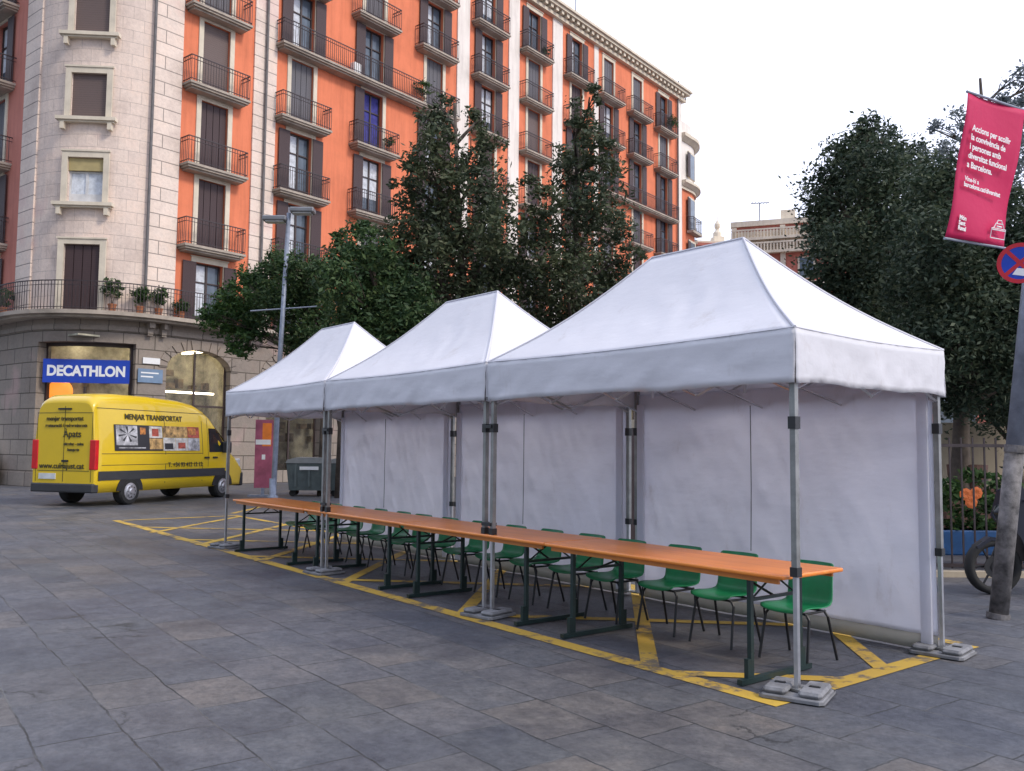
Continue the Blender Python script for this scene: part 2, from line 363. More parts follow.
# ------------------------------------------------------------------ tents
H = 2.33; TL = 3.27; TW = 2.0; PITCH_T = 3.3; RZ = 3.27; VAL = .36
def make_tent(wall=True):
    root = empty('canopy_tent')
    x0, x1 = -TL, 0.0; xm = (x0+x1)/2; R0, R1 = xm-.5, xm+.5; yc = TW/2
    rf = MB()
    def sag(s): return -.075*sin(pi*s)*(1.0)
    def patch(A, B, P, Q):   # eave A-B to ridge P-Q
        A, B, P, Q = map(Vector, (A, B, P, Q))
        def fn(i, j):
            e = A.lerp(B, i); r = P.lerp(Q, i); q = e.lerp(r, j); q.z += sag(j)
            ed = min(1, 5*min(i, 1-i))*sin(pi*j)
            q.z += ed*(.030*mnoise.noise(q*1.7)+.014*mnoise.noise(Vector((q.x*6+q.y*5, q.y*2-q.x*2, 3))))
            q.z -= .02*sin(pi*i)*(1-j)
            return q
        rf.grid(fn, 36, 22)
    c00 = (x0, 0, H); c10 = (x1, 0, H); c11 = (x1, TW, H); c01 = (x0, TW, H); r0_ = (R0, yc, RZ); r1_ = (R1, yc, RZ)
    patch(c00, c10, r0_, r1_); patch(c11, c01, r1_, r0_); patch(c10, c11, r1_, r1_); patch(c01, c00, r0_, r0_)
    rfo = rf.build('roof_canopy', TENT, root, smooth=True, solid=.004)
    for A, B in ((c00, r0_), (c10, r1_), (c11, r1_), (c01, r0_)):
        A = Vector(A); B = Vector(B); sm = MB(); pts = []
        for k in range(13): q = A.lerp(B, k/12); q.z += sag(k/12)+.004; pts.append(q)
        sm.tube(pts, .011, 6); sm.build('hip_seam', SEAM, rfo)
    sm = MB(); sm.tube([Vector(r0_)+Vector((0, 0, .004)), Vector(r1_)+Vector((0, 0, .004))], .011, 6); sm.build('ridge_seam', SEAM, rfo)
    sm = MB()
    for A, B in ((c00, c10), (c10, c11), (c11, c01), (c01, c00)):
        A = Vector(A); B = Vector(B); sm.tube([A.lerp(B, k/8)+Vector((0, 0, -.02*sin(pi*k/8)+.003)) for k in range(9)], .006, 5)
    sm.build('eave_seam', SEAM, rfo)
    va = MB(); rnd = random.Random(3)
    def val(A, B, nrm):
        A = Vector(A); B = Vector(B); n = Vector(nrm); ph = rnd.random()*6
        def fn(i, j):
            q = A.lerp(B, i); d = j
            bot = VAL*(1+.015*sin(i*9+ph)-.03*abs(sin(i*pi*3))) 
            q = q + n*(.02*mnoise.noise(Vector((i*9, j*1.5, ph)))*d+.012*mnoise.noise(Vector((i*30+j*4, j*3, ph)))*(.3+d) + .006*d)
            q.z = H - .02*sin(pi*i)*(1-j) - bot*d; return q
        va.grid(fn, 70, 8)
    val(c00, c10, (0, -1, 0)); val(c10, c11, (1, 0, 0)); val(c11, c01, (0, 1, 0)); val(c01, c00, (-1, 0, 0))
    va.build('valance', TENT, root, smooth=True, solid=.004)
    # seam tape along hips
    for (px, py) in ((x0+.045, .045), (x1-.045, .045), (x1-.045, TW-.045), (x0+.045, TW-.045)):
        lg = MB(); lg.box(px-.02, px+.02, py-.02, py+.02, .78, H-.03); L = lg.build('leg', ALUD, root)
        a = MB(); a.box(px-.0145, px+.0145, py-.0145, py+.0145, .05, .79); a.build('inner_leg', ALU, L)
        for jb in ((.027, .74, .80), (.028, 1.68, 1.76), (.03, H-.10, H-.035)):
            a = MB(); a.box(px-jb[0], px+jb[0], py-jb[0], py+jb[0], jb[1], jb[2]); a.build('joint_bracket', BLACKP, L)
        a = MB(); a.box(px-.045, px+.045, py-.045, py+.045, .036, .05); a.build('foot', ALUD, L)
    def scis(A, B, n):
        tr = MB()
        A = Vector(A); B = Vector(B)
        for i in range(n):
            p = A.lerp(B, i/n); q = A.lerp(B, (i+1)/n); o = (B-A).normalized().cross(Vector((0, 0, 1)))*.012
            zt, zb = H-.07, 1.93
            tr.tube([Vector((p.x, p.y, zt))+o, Vector((q.x, q.y, zb))+o], .011, 4); tr.tube([Vector((p.x, p.y, zb))-o, Vector((q.x, q.y, zt))-o], .011, 4)
        tr.build('scissor_truss', ALU, root)
    i_ = .05
    scis((x0+i_, i_, 0), (x1-i_, i_, 0), 4); scis((x0+i_, TW-i_, 0), (x1-i_, TW-i_, 0), 4); scis((x0+i_, i_, 0), (x0+i_, TW-i_, 0), 2); scis((x1-i_, i_, 0), (x1-i_, TW-i_, 0), 2)
    tr = MB()
    for rx in (R0, R1): tr.tube([(rx, yc, RZ-.04), (rx, yc, 2.0)], .014, 6)
    tr.tube([(R0, yc, RZ-.05), (R1, yc, RZ-.05)], .014, 6)
    tr.build('ridge_frame', ALU, root)
    w = MB(); ph = rnd.random()*6
    def fw(i, j):
        x = x0+.075+(TL-.15)*i; z = .13+(H-.22-.13)*j
        y = TW-.06 + .045*mnoise.noise(Vector((i*3+j*1.2, j*1.6, ph))) + .022*mnoise.noise(Vector((i*9-j*5, j*5+i*3, ph))) + .008*mnoise.noise(Vector((i*30+j*9, j*9, ph)))
        if i < .02 or i > .98: y = TW-.05
        return (x, y, z)
    w.grid(fw, 90, 50); W = w.build('side_wall', TENTW, root, smooth=True, solid=.003)
    hm = MB()
    def fh(i, j):
        x, y, z = fw(i, 0); return (x, y+.006, .012+(z-.012)*j)
    hm.grid(fh, 90, 2); hm.build('wall_hem', HEM, W, smooth=True, solid=.003)
    cdm = MB(); cdm.tube([(x0+TL*.47, TW-.115, 1.95), (x0+TL*.472, TW-.12, 1.2), (x0+TL*.468, TW-.115, .62)], .004, 5); cdm.build('hanging_cord', BLACKP, W)
    for q in (x0+.10, x1-.18): pl = MB(); pl.box(q, q+.085, TW-.105, TW-.08, .05, 2.0); pl.build('wall_strap', TENTW, W)
    return root
tent = make_tent()
tl = ['white pop-up tent nearest the camera, over the right end of the long table',
      'middle one of the three white pop-up tents, roof between the other two',
      'farthest white pop-up tent, smallest in view, beside the yellow van']
tents = []
for i in range(3):
    t = tent if i == 0 else copy_tree(tent)
    t.location = (-PITCH_T*i, 0, 0); tag(t, tl[i], 'tent', 'white pop-up tents in a row'); tents.append(t)

# ballast weights
def make_weight():
    r = empty('ballast_weight')
    a = MB(); a.box(-.21, .21, -.2, .2, 0.0, .034, bev=.03); a.build('base_slab', WEIGHT, r)
    for s in (-1, 1):
        a = MB(); a.box(s*.035 if s > 0 else -.19, .19 if s > 0 else -.035, -.165, .165, .036, .088, bev=.022)
        o = a.build('upper_slab', WEIGHT, r)
        h = MB(); h.box(s*.112-.035, s*.112+.035, -.015, .015, .0885, .096); h.build('grip', BLACKP, o)
    return r
wt = make_weight()
wl = [((-.045, .045), .35, 'grey stacked ballast under the nearest front tent pole'), ((-.045, 1.955), .15, 'grey stacked ballast under the rear right tent pole beside the wall'),
      ((-3.285, .045), .2, 'grey ballast under the double pole between the near and middle tents'), ((-6.585, .045), .1, 'grey ballast under the double pole between the middle and far tents'),
      ((-9.825, .045), .3, 'grey ballast under the far left front pole of the farthest tent')]
for i, (q, a, lb) in enumerate(wl):
    o = wt if i == 0 else copy_tree(wt); o.location = (q[0], q[1], .006); o.scale = (.95, .95, .72); o.rotation_euler.z = a; tag(o, lb, 'tent weight', 'ballast weights on the tent feet')
for i, xq in enumerate((-3.285, -6.585)):       # straps that tie the pole pairs
    rcl = empty('pole_clamp', (xq, .045, 0))
    for z in (.82, 1.72, 1.98): a = MB(); a.box(-.065, .065, -.04, .04, z, z+.03); a.build('strap', BLACKP, rcl)
    tag(rcl, ['black clamp straps joining the double pole of near and middle tents', 'black clamp straps joining the double pole of middle and far tents'][i], 'clamp', 'clamps on paired tent poles')

# ------------------------------------------------------------------ tables
def make_table():
    r = empty('folding_table'); L = 2.34; ZT = .735
    a = MB(); a.box(-L, 0, 0, .70, ZT-.026, ZT, bev=.008); tp = a.build('tabletop', TABLE, r)
    a = MB(); a.box(-L+.06, -.06, .03, .05, ZT-.062, ZT-.027); a.box(-L+.06, -.06, .65, .67, ZT-.062, ZT-.027); a.build('apron', TEDGE, tp)
    for x in (-.30, -L+.30):
        g = MB(); zt = ZT-.03
        for y in (.06, .62): g.box(x-.016, x+.016, y-.016, y+.016, .03, zt)
        g.box(x-.02, x+.02, -.06, .74, .0, .035); g.box(x-.016, x+.016, .077, .603, zt-.03, zt)
        g.box(x-.012, x+.012, .077, .603, .53, .55)
        for y in (.06, .62): g.prism([(x-.016, .034), (x+.016, .034), (x+.016, .16), (x-.016, .16)], y-.05 if y < .3 else y+.017, y-.017 if y < .3 else y+.05)
        o = g.build('leg_frame', DGREEN, r)
        s = 1 if x < -1 else -1
        b = MB(); b.tube([(x+s*.01, .34, .54), (x+s*.42, .34, zt-.01)], .009, 6); b.tube([(x+s*.012, .10, .545), (x+s*.012, .34, zt-.02)], .007, 6); b.tube([(x+s*.012, .58, .545), (x+s*.012, .34, zt-.02)], .007, 6)
        b.build('brace', DGREEN, o)
    return r
tb = make_table()
lab = ['orange folding table at the near right end of the row', 'second orange folding table from the near end, by the first double pole', 'third orange folding table from the near end, under the middle tent', 'orange folding table at the far left end of the row']
for i in range(4):
    o = tb if i == 0 else copy_tree(tb); o.location = (-.10-2.355*i, -.01+.012*i, .0062); o.rotation_euler.z = [0, .004, -.004, .006][i]
    tag(o, lab[i], 'table', 'orange folding tables set end to end')

# ------------------------------------------------------------------ chairs (face -y, towards the table)
def make_chair():
    r = empty('school_chair')
    sh = MB()
    prof = [(-.215, .415), (-.19, .437), (-.1, .438), (0, .428), (.1, .425), (.165, .435), (.20, .47), (.222, .53), (.24, .62), (.262, .71), (.285, .785), (.288, .80)]
    n = len(prof)
    def fs(i, j):
        t = j*(n-1); k = min(int(t), n-2); f = t-k
        y = prof[k][0]*(1-f)+prof[k+1][0]*f; z = prof[k][1]*(1-f)+prof[k+1][1]*f
        a = (i-.5)*2; back = max(0, min(1, (j-.5)*3)); w = .205 if j < .45 else .205-.012*((j-.45)/.55)
        if j > .9: w *= 1-.10*((j-.9)/.1)**2
        if j < .1: w *= 1-.08*((.1-j)/.1)**2
        x = a*w
        z += .028*(abs(a)**3)*(1-back); y -= .05*(a*a)*back + .0
        return (x, y, z)
    sh.grid(fs, 12, 24); sh.build('seat_shell', CHAIR, r, smooth=True, solid=.009)
    for s in (-1, 1):
        for (y0, y1) in ((-.13, -.20), (.13, .235)):
            l = MB(); l.tube([(s*.165, y0, .415), (s*.195, y0*.98+(y1-y0)*.1, .37), (s*.215, y1, .0)], .0115, 8); l.build('leg', CLEG, r)
    f = MB()
    for s in (-1, 1): f.tube([(s*.165, -.15, .413), (s*.165, .15, .411)], .011, 8)
    for y in (-.13, .13): f.tube([(-.165, y, .411), (.165, y, .411)], .010, 8)
    f.tube([(-.2, -.142, .355), (-.235, -.1, .40), (-.235, .05, .40), (-.2, .13, .36)], .008, 6)
    f.build('seat_frame', CLEG, r); return r
chp = make_chair(); rc = random.Random(5)
ords = ['nearest', 'second', 'third', 'fourth', 'fifth', 'sixth', 'seventh', 'eighth', 'ninth', 'tenth', 'eleventh', 'twelfth', 'thirteenth', 'fourteenth', 'farthest']
xs = [-.60, -1.27, -1.84, -2.45, -3.02, -3.62, -4.18, -4.80, -5.40, -5.98, -6.50, -7.08, -7.66, -8.28, -8.92]
for i, x in enumerate(xs):
    o = chp if i == 0 else copy_tree(chp)
    o.scale = (.92, .92, .87); o.location = (x, .865+rc.uniform(-.02, .03), .0065); o.rotation_euler.z = rc.uniform(-.05, .05)
    lb = {0: 'green plastic chair at the near right end, backrest fully in view past the table corner', 14: 'green plastic chair at the far left end of the table row'}.get(i, 'green plastic chair, %s from the near right end of the row' % ords[i])
    tag(o, lb, 'chair', 'green chairs along the far side of the tables')

# ------------------------------------------------------------------ corner apartment building; local x=u along the street front, y = inward, z up
A = radians(103.0); T0 = Vector((-29.99, 4.83, 0)); RC = 3.2
bld = empty('apartment_building', T0, A, 'orange rendered apartment block with pale stone rounded corner and iron balconies', 'building')
def M(u, v, z):                      # v outward from the wall
    if u >= 0: return Vector((u, -v, z))
    g_ = min(-u/RC, pi/2); P = Vector((-sin(g_)*(RC+v), RC-cos(g_)*(RC+v), z))
    if -u/RC > pi/2: P.y += (-u-RC*pi/2)
    return P
def frame_at(u, v, z):               # location + rotation z of something fixed on the wall
    g_ = 0 if u >= 0 else min(-u/RC, pi/2)
    return M(u, v, z), -g_
def seq(a, b, extra, step):
    pts = {round(a, 4), round(b, 4)} | {round(e, 4) for e in extra if a < e < b}
    pts = sorted(pts); out = [pts[0]]
    for p, q in zip(pts, pts[1:]):
        n = max(1, int(math.ceil((q-p)/step))); out += [p+(q-p)*i/n for i in range(1, n+1)]
    return out
def panel(mb, u0_, u1_, z0, z1, ops, step=3.0, dep=.3, v=0.0):
    us = seq(u0_, u1_, [o for q in ops for o in q[:2]]+([0] if u0_ < 0 < u1_ else []), step); zs = seq(z0, z1, [o for q in ops for o in q[2:]], 50)
    def inside(u, z): return any(a < u < b and c < z < d for a, b, c, d in ops)
    for p, q in zip(us, us[1:]):
        for r, s in zip(zs, zs[1:]):
            if inside((p+q)/2, (r+s)/2): continue
            mb.add([M(p, v, r), M(q, v, r), M(q, v, s), M(p, v, s)], [(0, 1, 2, 3)])
    for a, b, c, d in ops:
        if b <= u0_ or a >= u1_: continue
        uu = [x for x in us if a-1e-4 <= x <= b+1e-4]
        mb.add([M(a, v, c), M(a, v, d), M(a, v-dep, d), M(a, v-dep, c)], [(0, 1, 2, 3)]); mb.add([M(b, v, c), M(b, v, d), M(b, v-dep, d), M(b, v-dep, c)], [(3, 2, 1, 0)])
        for p, q in zip(uu, uu[1:]):
            for z in (c, d): mb.add([M(p, v, z), M(q, v, z), M(q, v-dep, z), M(p, v-dep, z)], [(0, 1, 2, 3)])
def band(mb, u0_, u1_, v0, v1, z0, z1, step=.35):
    us = seq(u0_, u1_, [0] if u0_ < 0 < u1_ else [], step if u0_ < 0 else 50)
    vs = []; fs = []
    for u in us: vs += [M(u, v0, z0), M(u, v1, z0), M(u, v1, z1), M(u, v0, z1)]
    n = len(us)
    for i in range(n-1):
        for j in range(4):
            k_ = (j+1) % 4; fs.append((i*4+j, i*4+k_, i*4+4+k_, i*4+4+j))
    fs += [(0, 3, 2, 1), ((n-1)*4, (n-1)*4+1, (n-1)*4+2, (n-1)*4+3)]
    mb.add(vs, fs)
UEND = 41.0; TOP = 27.5
SB = [6.15, 9.02, 12.12, 15.25, 18.35, 21.35, 24.30]; HD = [8.5, 11.75, 14.85, 18.02, 21.08, 24.02, 27.0]
COLS = [2.08, 6.25, 10.35, 14.45, 18.65, 22.8, 27.2, 30.9, 34.6, 38.3]; WW = 1.18
ops = [(c-WW/2, c+WW/2, b, h) for c in COLS for b, h in zip(SB, HD)]
w = MB(); panel(w, .55, UEND, 6.0, TOP, ops); w.build('orange_wall', ORANGE, bld)
CU = -2.62; cops = [(CU-.62, CU+.62, 6.15, 8.6)]+[(CU-.62, CU+.62, s+1.08, h) for s, h in zip(SB[1:], HD[1:])]
w = MB(); panel(w, -5.5, .55, 6.0, TOP+.2, cops, step=.35, v=.03); w.build('stone_corner', STONE, bld)
lops = [(c-.55, c+.55, b, h) for c in (-8.3, -12.2) for b, h in zip(SB, HD)]
w = MB(); panel(w, -16, -5.5, 6.0, TOP, lops); w.build('side_wall', PINKR, bld)
# quoin strips
for (a, b, mt, v) in ((-.45, .62, QUOIN, .09), (-5.95, -4.75, QUOIN, .09), (3.80, 4.90, QUOIN, .07), (16.1, 17.05, WHITEP, .07), (20.4, 21.35, WHITEP, .07), (24.6, 25.6, WHITEP, .07), (29.15, 29.65, WHITEP, .05), (40.35, UEND, WHITEP, .07)):
    w = MB(); band(w, a, b, v-.3, v, 6.25, TOP-.1, step=.2); w.build('pilaster', mt, bld)
for u in (4.33, -.52, 40.25): w = MB(); p = M(u, .16, 0); w.tube([(p.x, p.y, 6.3), (p.x, p.y, TOP)], .055, 8); w.build('drain_pipe', LEAD, bld)
# cornice with dentils, roof
w = MB(); band(w, -16, UEND+.3, -.3, .30, TOP-.1, TOP+.12); band(w, -16, UEND+.4, -.3, .62, TOP+.34, TOP+.52); band(w, -16, UEND+.5, -.3, .75, TOP+.522, TOP+.68)
w.build('cornice', TRIM, bld)
w = MB()
for i in range(int(UEND/.55)):
    u = .1+i*.55; band(w, u, u+.26, .0, .52, TOP+.12, TOP+.34, step=1)
w.build('dentils', TRIM, bld)
w = MB(); band(w, -16, UEND, -.35, -.1, TOP+.68, TOP+1.15); w.build('parapet', WHITEP, bld)
w = MB()
rp = [(0, 0), (UEND, 0), (UEND, 14), (-3.2, 14), (-3.2, 3.2)]+[tuple(M(-RC*pi/2*i/6, 0, 0).xy) for i in range(5, 0, -1)]
w.add([(x, y+.3, TOP+.6) for x, y in rp], [tuple(range(len(rp)))]); w.build('roof', ROOFM, bld)
w = MB(); w.box(.0, UEND, 13.7, 14, 0, TOP+.5); w.box(UEND-.25, UEND-.002, .31, 13.7, 0, TOP+.5); w.build('rear_wall', ORANGE, bld)
w = MB(); w.box(-2.6, UEND-.3, 4.2, 4.4, 0, TOP); w.build('inner_wall', DARKI, bld)

# ground floor
ARC = [(1.78, 1.36)]+[(c, 1.4) for c in COLS[1:]]
gops = [(c-hw, c+hw, .05, 5.15) for c, hw in ARC]+[(-4.15, -.72, .55, 5.12), (8.36, 8.80, .05, 3.4)][:1]
gops += [(-10.6, -8.2, .05, 4.6)]
w = MB(); panel(w, -16, UEND, 0, 6.0, gops, step=.3, dep=.45, v=.06); w.build('ground_floor_wall', RUST, bld)
for c, hw in ARC:           # arch heads
    w = MB()
    n = 12; zs_, za = 4.35, 5.12
    arc = [(c-hw*cos(pi*i/n), zs_+(za-zs_)*sin(pi*i/n)) for i in range(n+1)]
    L = [(c-hw, 5.15)]+arc[:n//2+1]+[(c, 5.15)]; R_ = [(c, 5.15)]+arc[n//2:]+[(c+hw, 5.15)]
    for P in (L, R_): w.prism(P, -.058, .36)
    for i in range(n):      # voussoir ring
        a0, a1 = pi*i/n+.02, pi*(i+1)/n-.02
        w.prism([(c-hw*1.0*cos(a0), zs_+(za-zs_)*sin(a0)), (c-hw*1.0*cos(a1), zs_+(za-zs_)*sin(a1)), (c-(hw+.32)*cos(a1), zs_+(za-zs_+.36)*sin(a1)), (c-(hw+.32)*cos(a0), zs_+(za-zs_+.36)*sin(a0))], -.10, -.0605)
    w.build('arch_head', RUST, bld)
w = MB(); band(w, -16, UEND, -.2, .14, 0, .5); band(w, -16, UEND, -.2, .12, 5.55, 5.72); w.build('plinth', RUST, bld)
for c in (-.32, .18, 3.5, 4.0): w = MB(); band(w, c-.09, c+.09, .05, .42, 5.72, 5.95, step=1); band(w, c-.09, c+.09, .05, .26, 5.45, 5.72, step=1); w.build('corbel', RUST, bld)
# shop windows
def shopwin(name, c, hw, ztop=5.1):
    f = MB(); t = .07; z0 = .06
    for a, b, e, d in ((c-hw, c-hw+t, z0, ztop), (c+hw-t, c+hw, z0, ztop), (c-.035, c+.035, z0, ztop), (c-hw+t, c+hw-t, 2.95, 3.03), (c-hw+t, c+hw-t, z0, z0+.35)): f.box(a, b, .26, .32, e, d)
    o = f.build('shop_window', WFR, bld)
    g_ = MB(); g_.box(c-hw+t, c+hw-t, .335, .345, z0, ztop); g_.build('pane', SHOPG, o); return o
for c, hw in ARC: shopwin('shop_window', c, hw)
f = MB(); band(f, -4.15, -4.05, -.42, -.3, .55, 5.12, .2); band(f, -.82, -.72, -.42, -.3, .55, 5.12, .2); band(f, -4.05, -.82, -.42, -.3, 5.0, 5.12, .3); band(f, -4.05, -.82, -.42, -.3, .55, .7, .3); band(f, -2.48, -2.4, -.42, -.3, .7, 3.55, .2)
f = f.build('shop_window', WFR, bld)
g_ = MB(); us_ = seq(-4.05, -.82, [], .3)
for p, q in zip(us_, us_[1:]): g_.add([M(p, -.38, .7), M(q, -.38, .7), M(q, -.38, 5.0), M(p, -.38, 5.0)], [(0, 1, 2, 3)])
g_.build('pane', SHOPG, f)
w = MB(); w.box(-2.6, 40, 3.0, 3.1, .05, 5.3); w.box(-2.6, 40, .5, 3.0, 5.3, 5.36); w.box(3.9, 4.1, .5, 3.0, 0, 5.3); w.box(-2.6, 40, .5, 3.0, .02, .06); w.build('shop_interior', SHOPW, bld)
for bx in [(c-.08, c+.08, .8, 2.8, 5.22, 5.28) for c in (-1.4, .9, 2.8)]+[(.5, 3.5, 1.6, 1.7, 3.55, 3.62)]+[(c-.9, c+.9, 1.6, 1.72, 4.9, 4.95) for c, hw in ARC[1:]]:
    w = MB(); w.box(*bx); w.build('shop_lamp', LAMPW, bld)
w = MB(); rs = random.Random(11)
for c in [i*.62 for i in range(-3, 60)]:
    for z in (.5, 1.1, 1.7, 2.3, 3.8, 4.3):
        if rs.random() < .6: w.box(c, c+rs.uniform(.2, .5), 2.6, 2.9, z, z+rs.uniform(.15, .4))
w.build('shop_shelves', [mat('shelf_goods', (.2, .15, .1), .8, var=.8, scale=3)], bld)

w = MB(); band(w, -10.6, -8.2, -.4, -.3, .05, 4.6); band(w, -10.5, -9.45, -.3, -.26, .1, 3.2); band(w, -9.35, -8.3, -.3, -.26, .1, 3.2); band(w, -10.5, -8.3, -.3, -.26, 3.3, 4.5); w.build('street_door', SHUT, bld)
# first floor slab and long railing round the corner
w = MB(); band(w, -16, 4.6, -.2, .62, 5.93, 6.02); band(w, -16, 4.65, -.2, .80, 6.02, 6.16); FS = w.build('first_floor_balcony', SLAB, bld)
def railing(mb, pts, z, h=1.0, gap=.115, r=.008):
    for a, b in zip(pts, pts[1:]):
        a = Vector(a); b = Vector(b); L = (b-a).length; n = max(1, int(L/gap)); t = (b-a)/n
        d_ = (b-a).normalized(); nn = Vector((-d_.y, d_.x, 0))
        for i in range(n):
            p = a+t*i
            c4 = [p+d_*r+nn*r, p-d_*r+nn*r, p-d_*r-nn*r, p+d_*r-nn*r]
            mb.add([(q.x, q.y, z) for q in c4]+[(q.x, q.y, z+h) for q in c4], [(0, 1, 5, 4), (1, 2, 6, 5), (2, 3, 7, 6), (3, 0, 4, 7)])
        for zz, hh in ((z+h, .035), (z+.08, .02), (z+h-.14, .015)):
            c4 = [a+nn*.018, b+nn*.018, b-nn*.018, a-nn*.018]
            mb.add([(q.x, q.y, zz) for q in c4]+[(q.x, q.y, zz+hh) for q in c4], [(0, 1, 2, 3), (7, 6, 5, 4), (0, 1, 5, 4), (1, 2, 6, 5), (2, 3, 7, 6), (3, 0, 4, 7)])
w = MB(); railing(w, [M(u, .72, 0) for u in [-16, -5.03]+[-5.03+5.03*i/10 for i in range(1, 11)]+[4.55]]+[M(4.55, .02, 0)], 6.16); w.build('railing', IRON, FS)

# balconies
def make_balcony(wd, long=False):
    a = MB(); hw = wd/2
    a.box(-hw, hw, -.62, 0, -.09, 0); a.box(-hw+.06, hw-.06, -.56, 0, -.17, -.092); a.box(-hw+.14, hw-.14, -.46, 0, -.24, -.172)
    o = a.build('balcony', SLAB, bld)
    b = MB(); railing(b, [(-hw+.04, 0, 0), (-hw+.04, -.58, 0), (hw-.04, -.58, 0), (hw-.04, 0, 0)], 0.0, .98); b.build('railing', IRON, o)
    return o
bal = make_balcony(2.65); lbal = make_balcony(11.0); lbal3 = make_balcony(9.7)
lbal.location = (10.3, 0, SB[4]); lbal3.location = (34.75, 0, SB[4]-.35)
first = True
for ci, c in enumerate(COLS):
    for fi in range(1, 7):
        if fi == 4 and (1 <= ci <= 3 or ci >= 7): continue
        o = bal if first else copy_tree(bal); first = False; o.location = (c-.1, 0, SB[fi])
    if ci: o = copy_tree(bal); o.location = (c-.1, 0, SB[0])
for s in SB[1:]:
    o = copy_tree(bal); p, rz = frame_at(-8.3, 0, s); o.location = p; o.rotation_euler.z = rz

# windows: local origin at bottom centre of the opening on the wall face, y inward
def make_window(kind, w_=WW, h=2.65, sill=False):
    hw = w_/2; a = MB()
    t = .2
    a.box(-hw-t, -hw-.001, -.05, .03, 0, h+t); a.box(hw+.001, hw+t, -.05, .03, 0, h+t); a.box(-hw, hw, -.05, .03, h+.001, h+t)
    a.box(-hw-t-.04, hw+t+.04, -.085, .0, h+t+.001, h+t+.06)
    if sill:
        a.box(-hw-.42, hw+.42, -.26, .03, -.14, -.02); a.box(-hw-.34, hw+.34, -.18, .03, -.2, -.142)
        for s in (-1, 1): a.box(s*(hw+.2)-.07, s*(hw+.2)+.07, -.2, .02, -.45, -.2)
    o = a.build('window', TRIM, bld)
    def part(nm, mt, boxes):
        b = MB()
        for q in boxes: b.box(*q)
        return b.build(nm, mt, o)
    if kind == 'roller':
        part('roller_blind', ROLL, [(-hw+.01, hw-.01, .10, .13, .01, h-.01)])
    elif kind == 'closed' or kind == 'closedgrey':
        part('shutter', SHUT if kind == 'closed' else SHUTG, [(-hw+.01+i*(w_-.02)/4+.012, -hw+.01+(i+1)*(w_-.02)/4-.012, .08, .12, .01, h-.01) for i in range(4)])
        part('backing', DARKI, [(-hw+.01, hw-.01, .2, .22, .01, h-.01)])
    else:
        part('frame', WFR if kind != 'lace' else WFRW, [(-hw+.01, -hw+.07, .16, .22, .01, h-.01), (hw-.07, hw-.01, .16, .22, .01, h-.01), (-.04, .04, .16, .22, .01, h-.07), (-hw+.07, -.04, .16, .22, h-.07, h-.01), (.04, hw-.07, .16, .22, h-.07, h-.01), (-hw+.07, -.04, .17, .21, h*.68, h*.68+.05), (.04, hw-.07, .17, .21, h*.68, h*.68+.05), (-hw+.07, -.04, .17, .21, .01, .35), (.04, hw-.07, .17, .21, .01, .35)])
        part('pane', PANE, [(-hw+.07, hw-.07, .225, .235, .01, h-.07)])
        if kind in ('lace', 'open', 'half', 'blue'):
            part('curtain', BLUEC if kind == 'blue' else CURT, [(-hw+.075, -.05 if kind == 'open' else hw-.08, .215, .222, .36 if kind != 'half' else .9, h-.08)])
        if kind in ('open', 'half', 'plain'):
            for s in (-1, 1):
                b = MB(); x0_, x1_ = sorted((s*(hw+.02), s*(hw+.57))); b.box(x0_, x1_, -.10, -.062, .02, h-.02); b.build('shutter', SHUT, o)
        if kind == 'blue':
            b = MB(); b.box(-hw-.57, -hw-.02, -.10, -.062, .02, h-.02); b.build('shutter', SHUT, o)
        if kind == 'lace' and sill: part('blind_box', mat('yellowish_blind', (.42, .34, .16), .8), [(-hw+.01, hw-.01, .06, .15, h-.45, h-.01)])
    o.location = (0, 0, -100); return o
KINDS = ['closed', 'closedgrey', 'open', 'half', 'plain', 'blue', 'roller']
protos = {k_: make_window(k_) for k_ in KINDS}; used = set()
grid = {0: ['open', 'closed', 'closed', 'roller', 'closedgrey', 'roller', 'open'], 1: ['half', 'open', 'open', 'closedgrey', 'open', 'plain', 'open'],
        2: ['open', 'closedgrey', 'half', 'blue', 'plain', 'closedgrey', 'half'], 3: ['open', 'half', 'plain', 'open', 'closedgrey', 'open', 'plain'],
        4: ['open', 'plain', 'half', 'closed', 'half', 'open', 'half'], 5: ['open', 'half', 'open', 'closed', 'roller', 'closedgrey', 'plain'],
        6: ['half', 'closed', 'half', 'open', 'plain', 'closed', 'open'], 7: ['open', 'plain', 'closedgrey', 'roller', 'open', 'half', 'closedgrey'],
        8: ['half', 'open', 'closed', 'closedgrey', 'open', 'plain', 'closedgrey'], 9: ['open', 'half', 'open', 'plain', 'open', 'closedgrey', 'open']}
def put(kind, loc, rz=0.0, sz=1.0, sx=1.0):
    o = protos[kind] if kind not in used else copy_tree(protos[kind]); used.add(kind)
    o.location = loc; o.rotation_euler.z = rz; o.scale = (sx, 1, sz); return o
for ci, c in enumerate(COLS):
    for fi in range(7): put(grid[ci][fi], (c, 0, SB[fi]), 0, (HD[fi]-SB[fi])/2.65)
protos['croller'] = make_window('roller', 1.24, 1.6, True); protos['clace'] = make_window('lace', 1.24, 1.6, True)
cp, rz = frame_at(CU, .02, 6.15); put('closed', cp, rz, (8.6-6.15)/2.65, 1.05)
for fi, kd in zip(range(1, 7), ['clace', 'croller', 'croller', 'croller', 'croller', 'clace']):
    cp, rz = frame_at(CU, .02, SB[fi]+1.08); put(kd, cp, rz, (HD[fi]-SB[fi]-1.08)/1.6)
for cc in (-8.3, -12.2):
    for fi in range(7):
        cp, rz = frame_at(cc, 0, SB[fi]); put(['half', 'plain', 'closedgrey'][fi % 3], cp, rz, (HD[fi]-SB[fi])/2.65, .95)
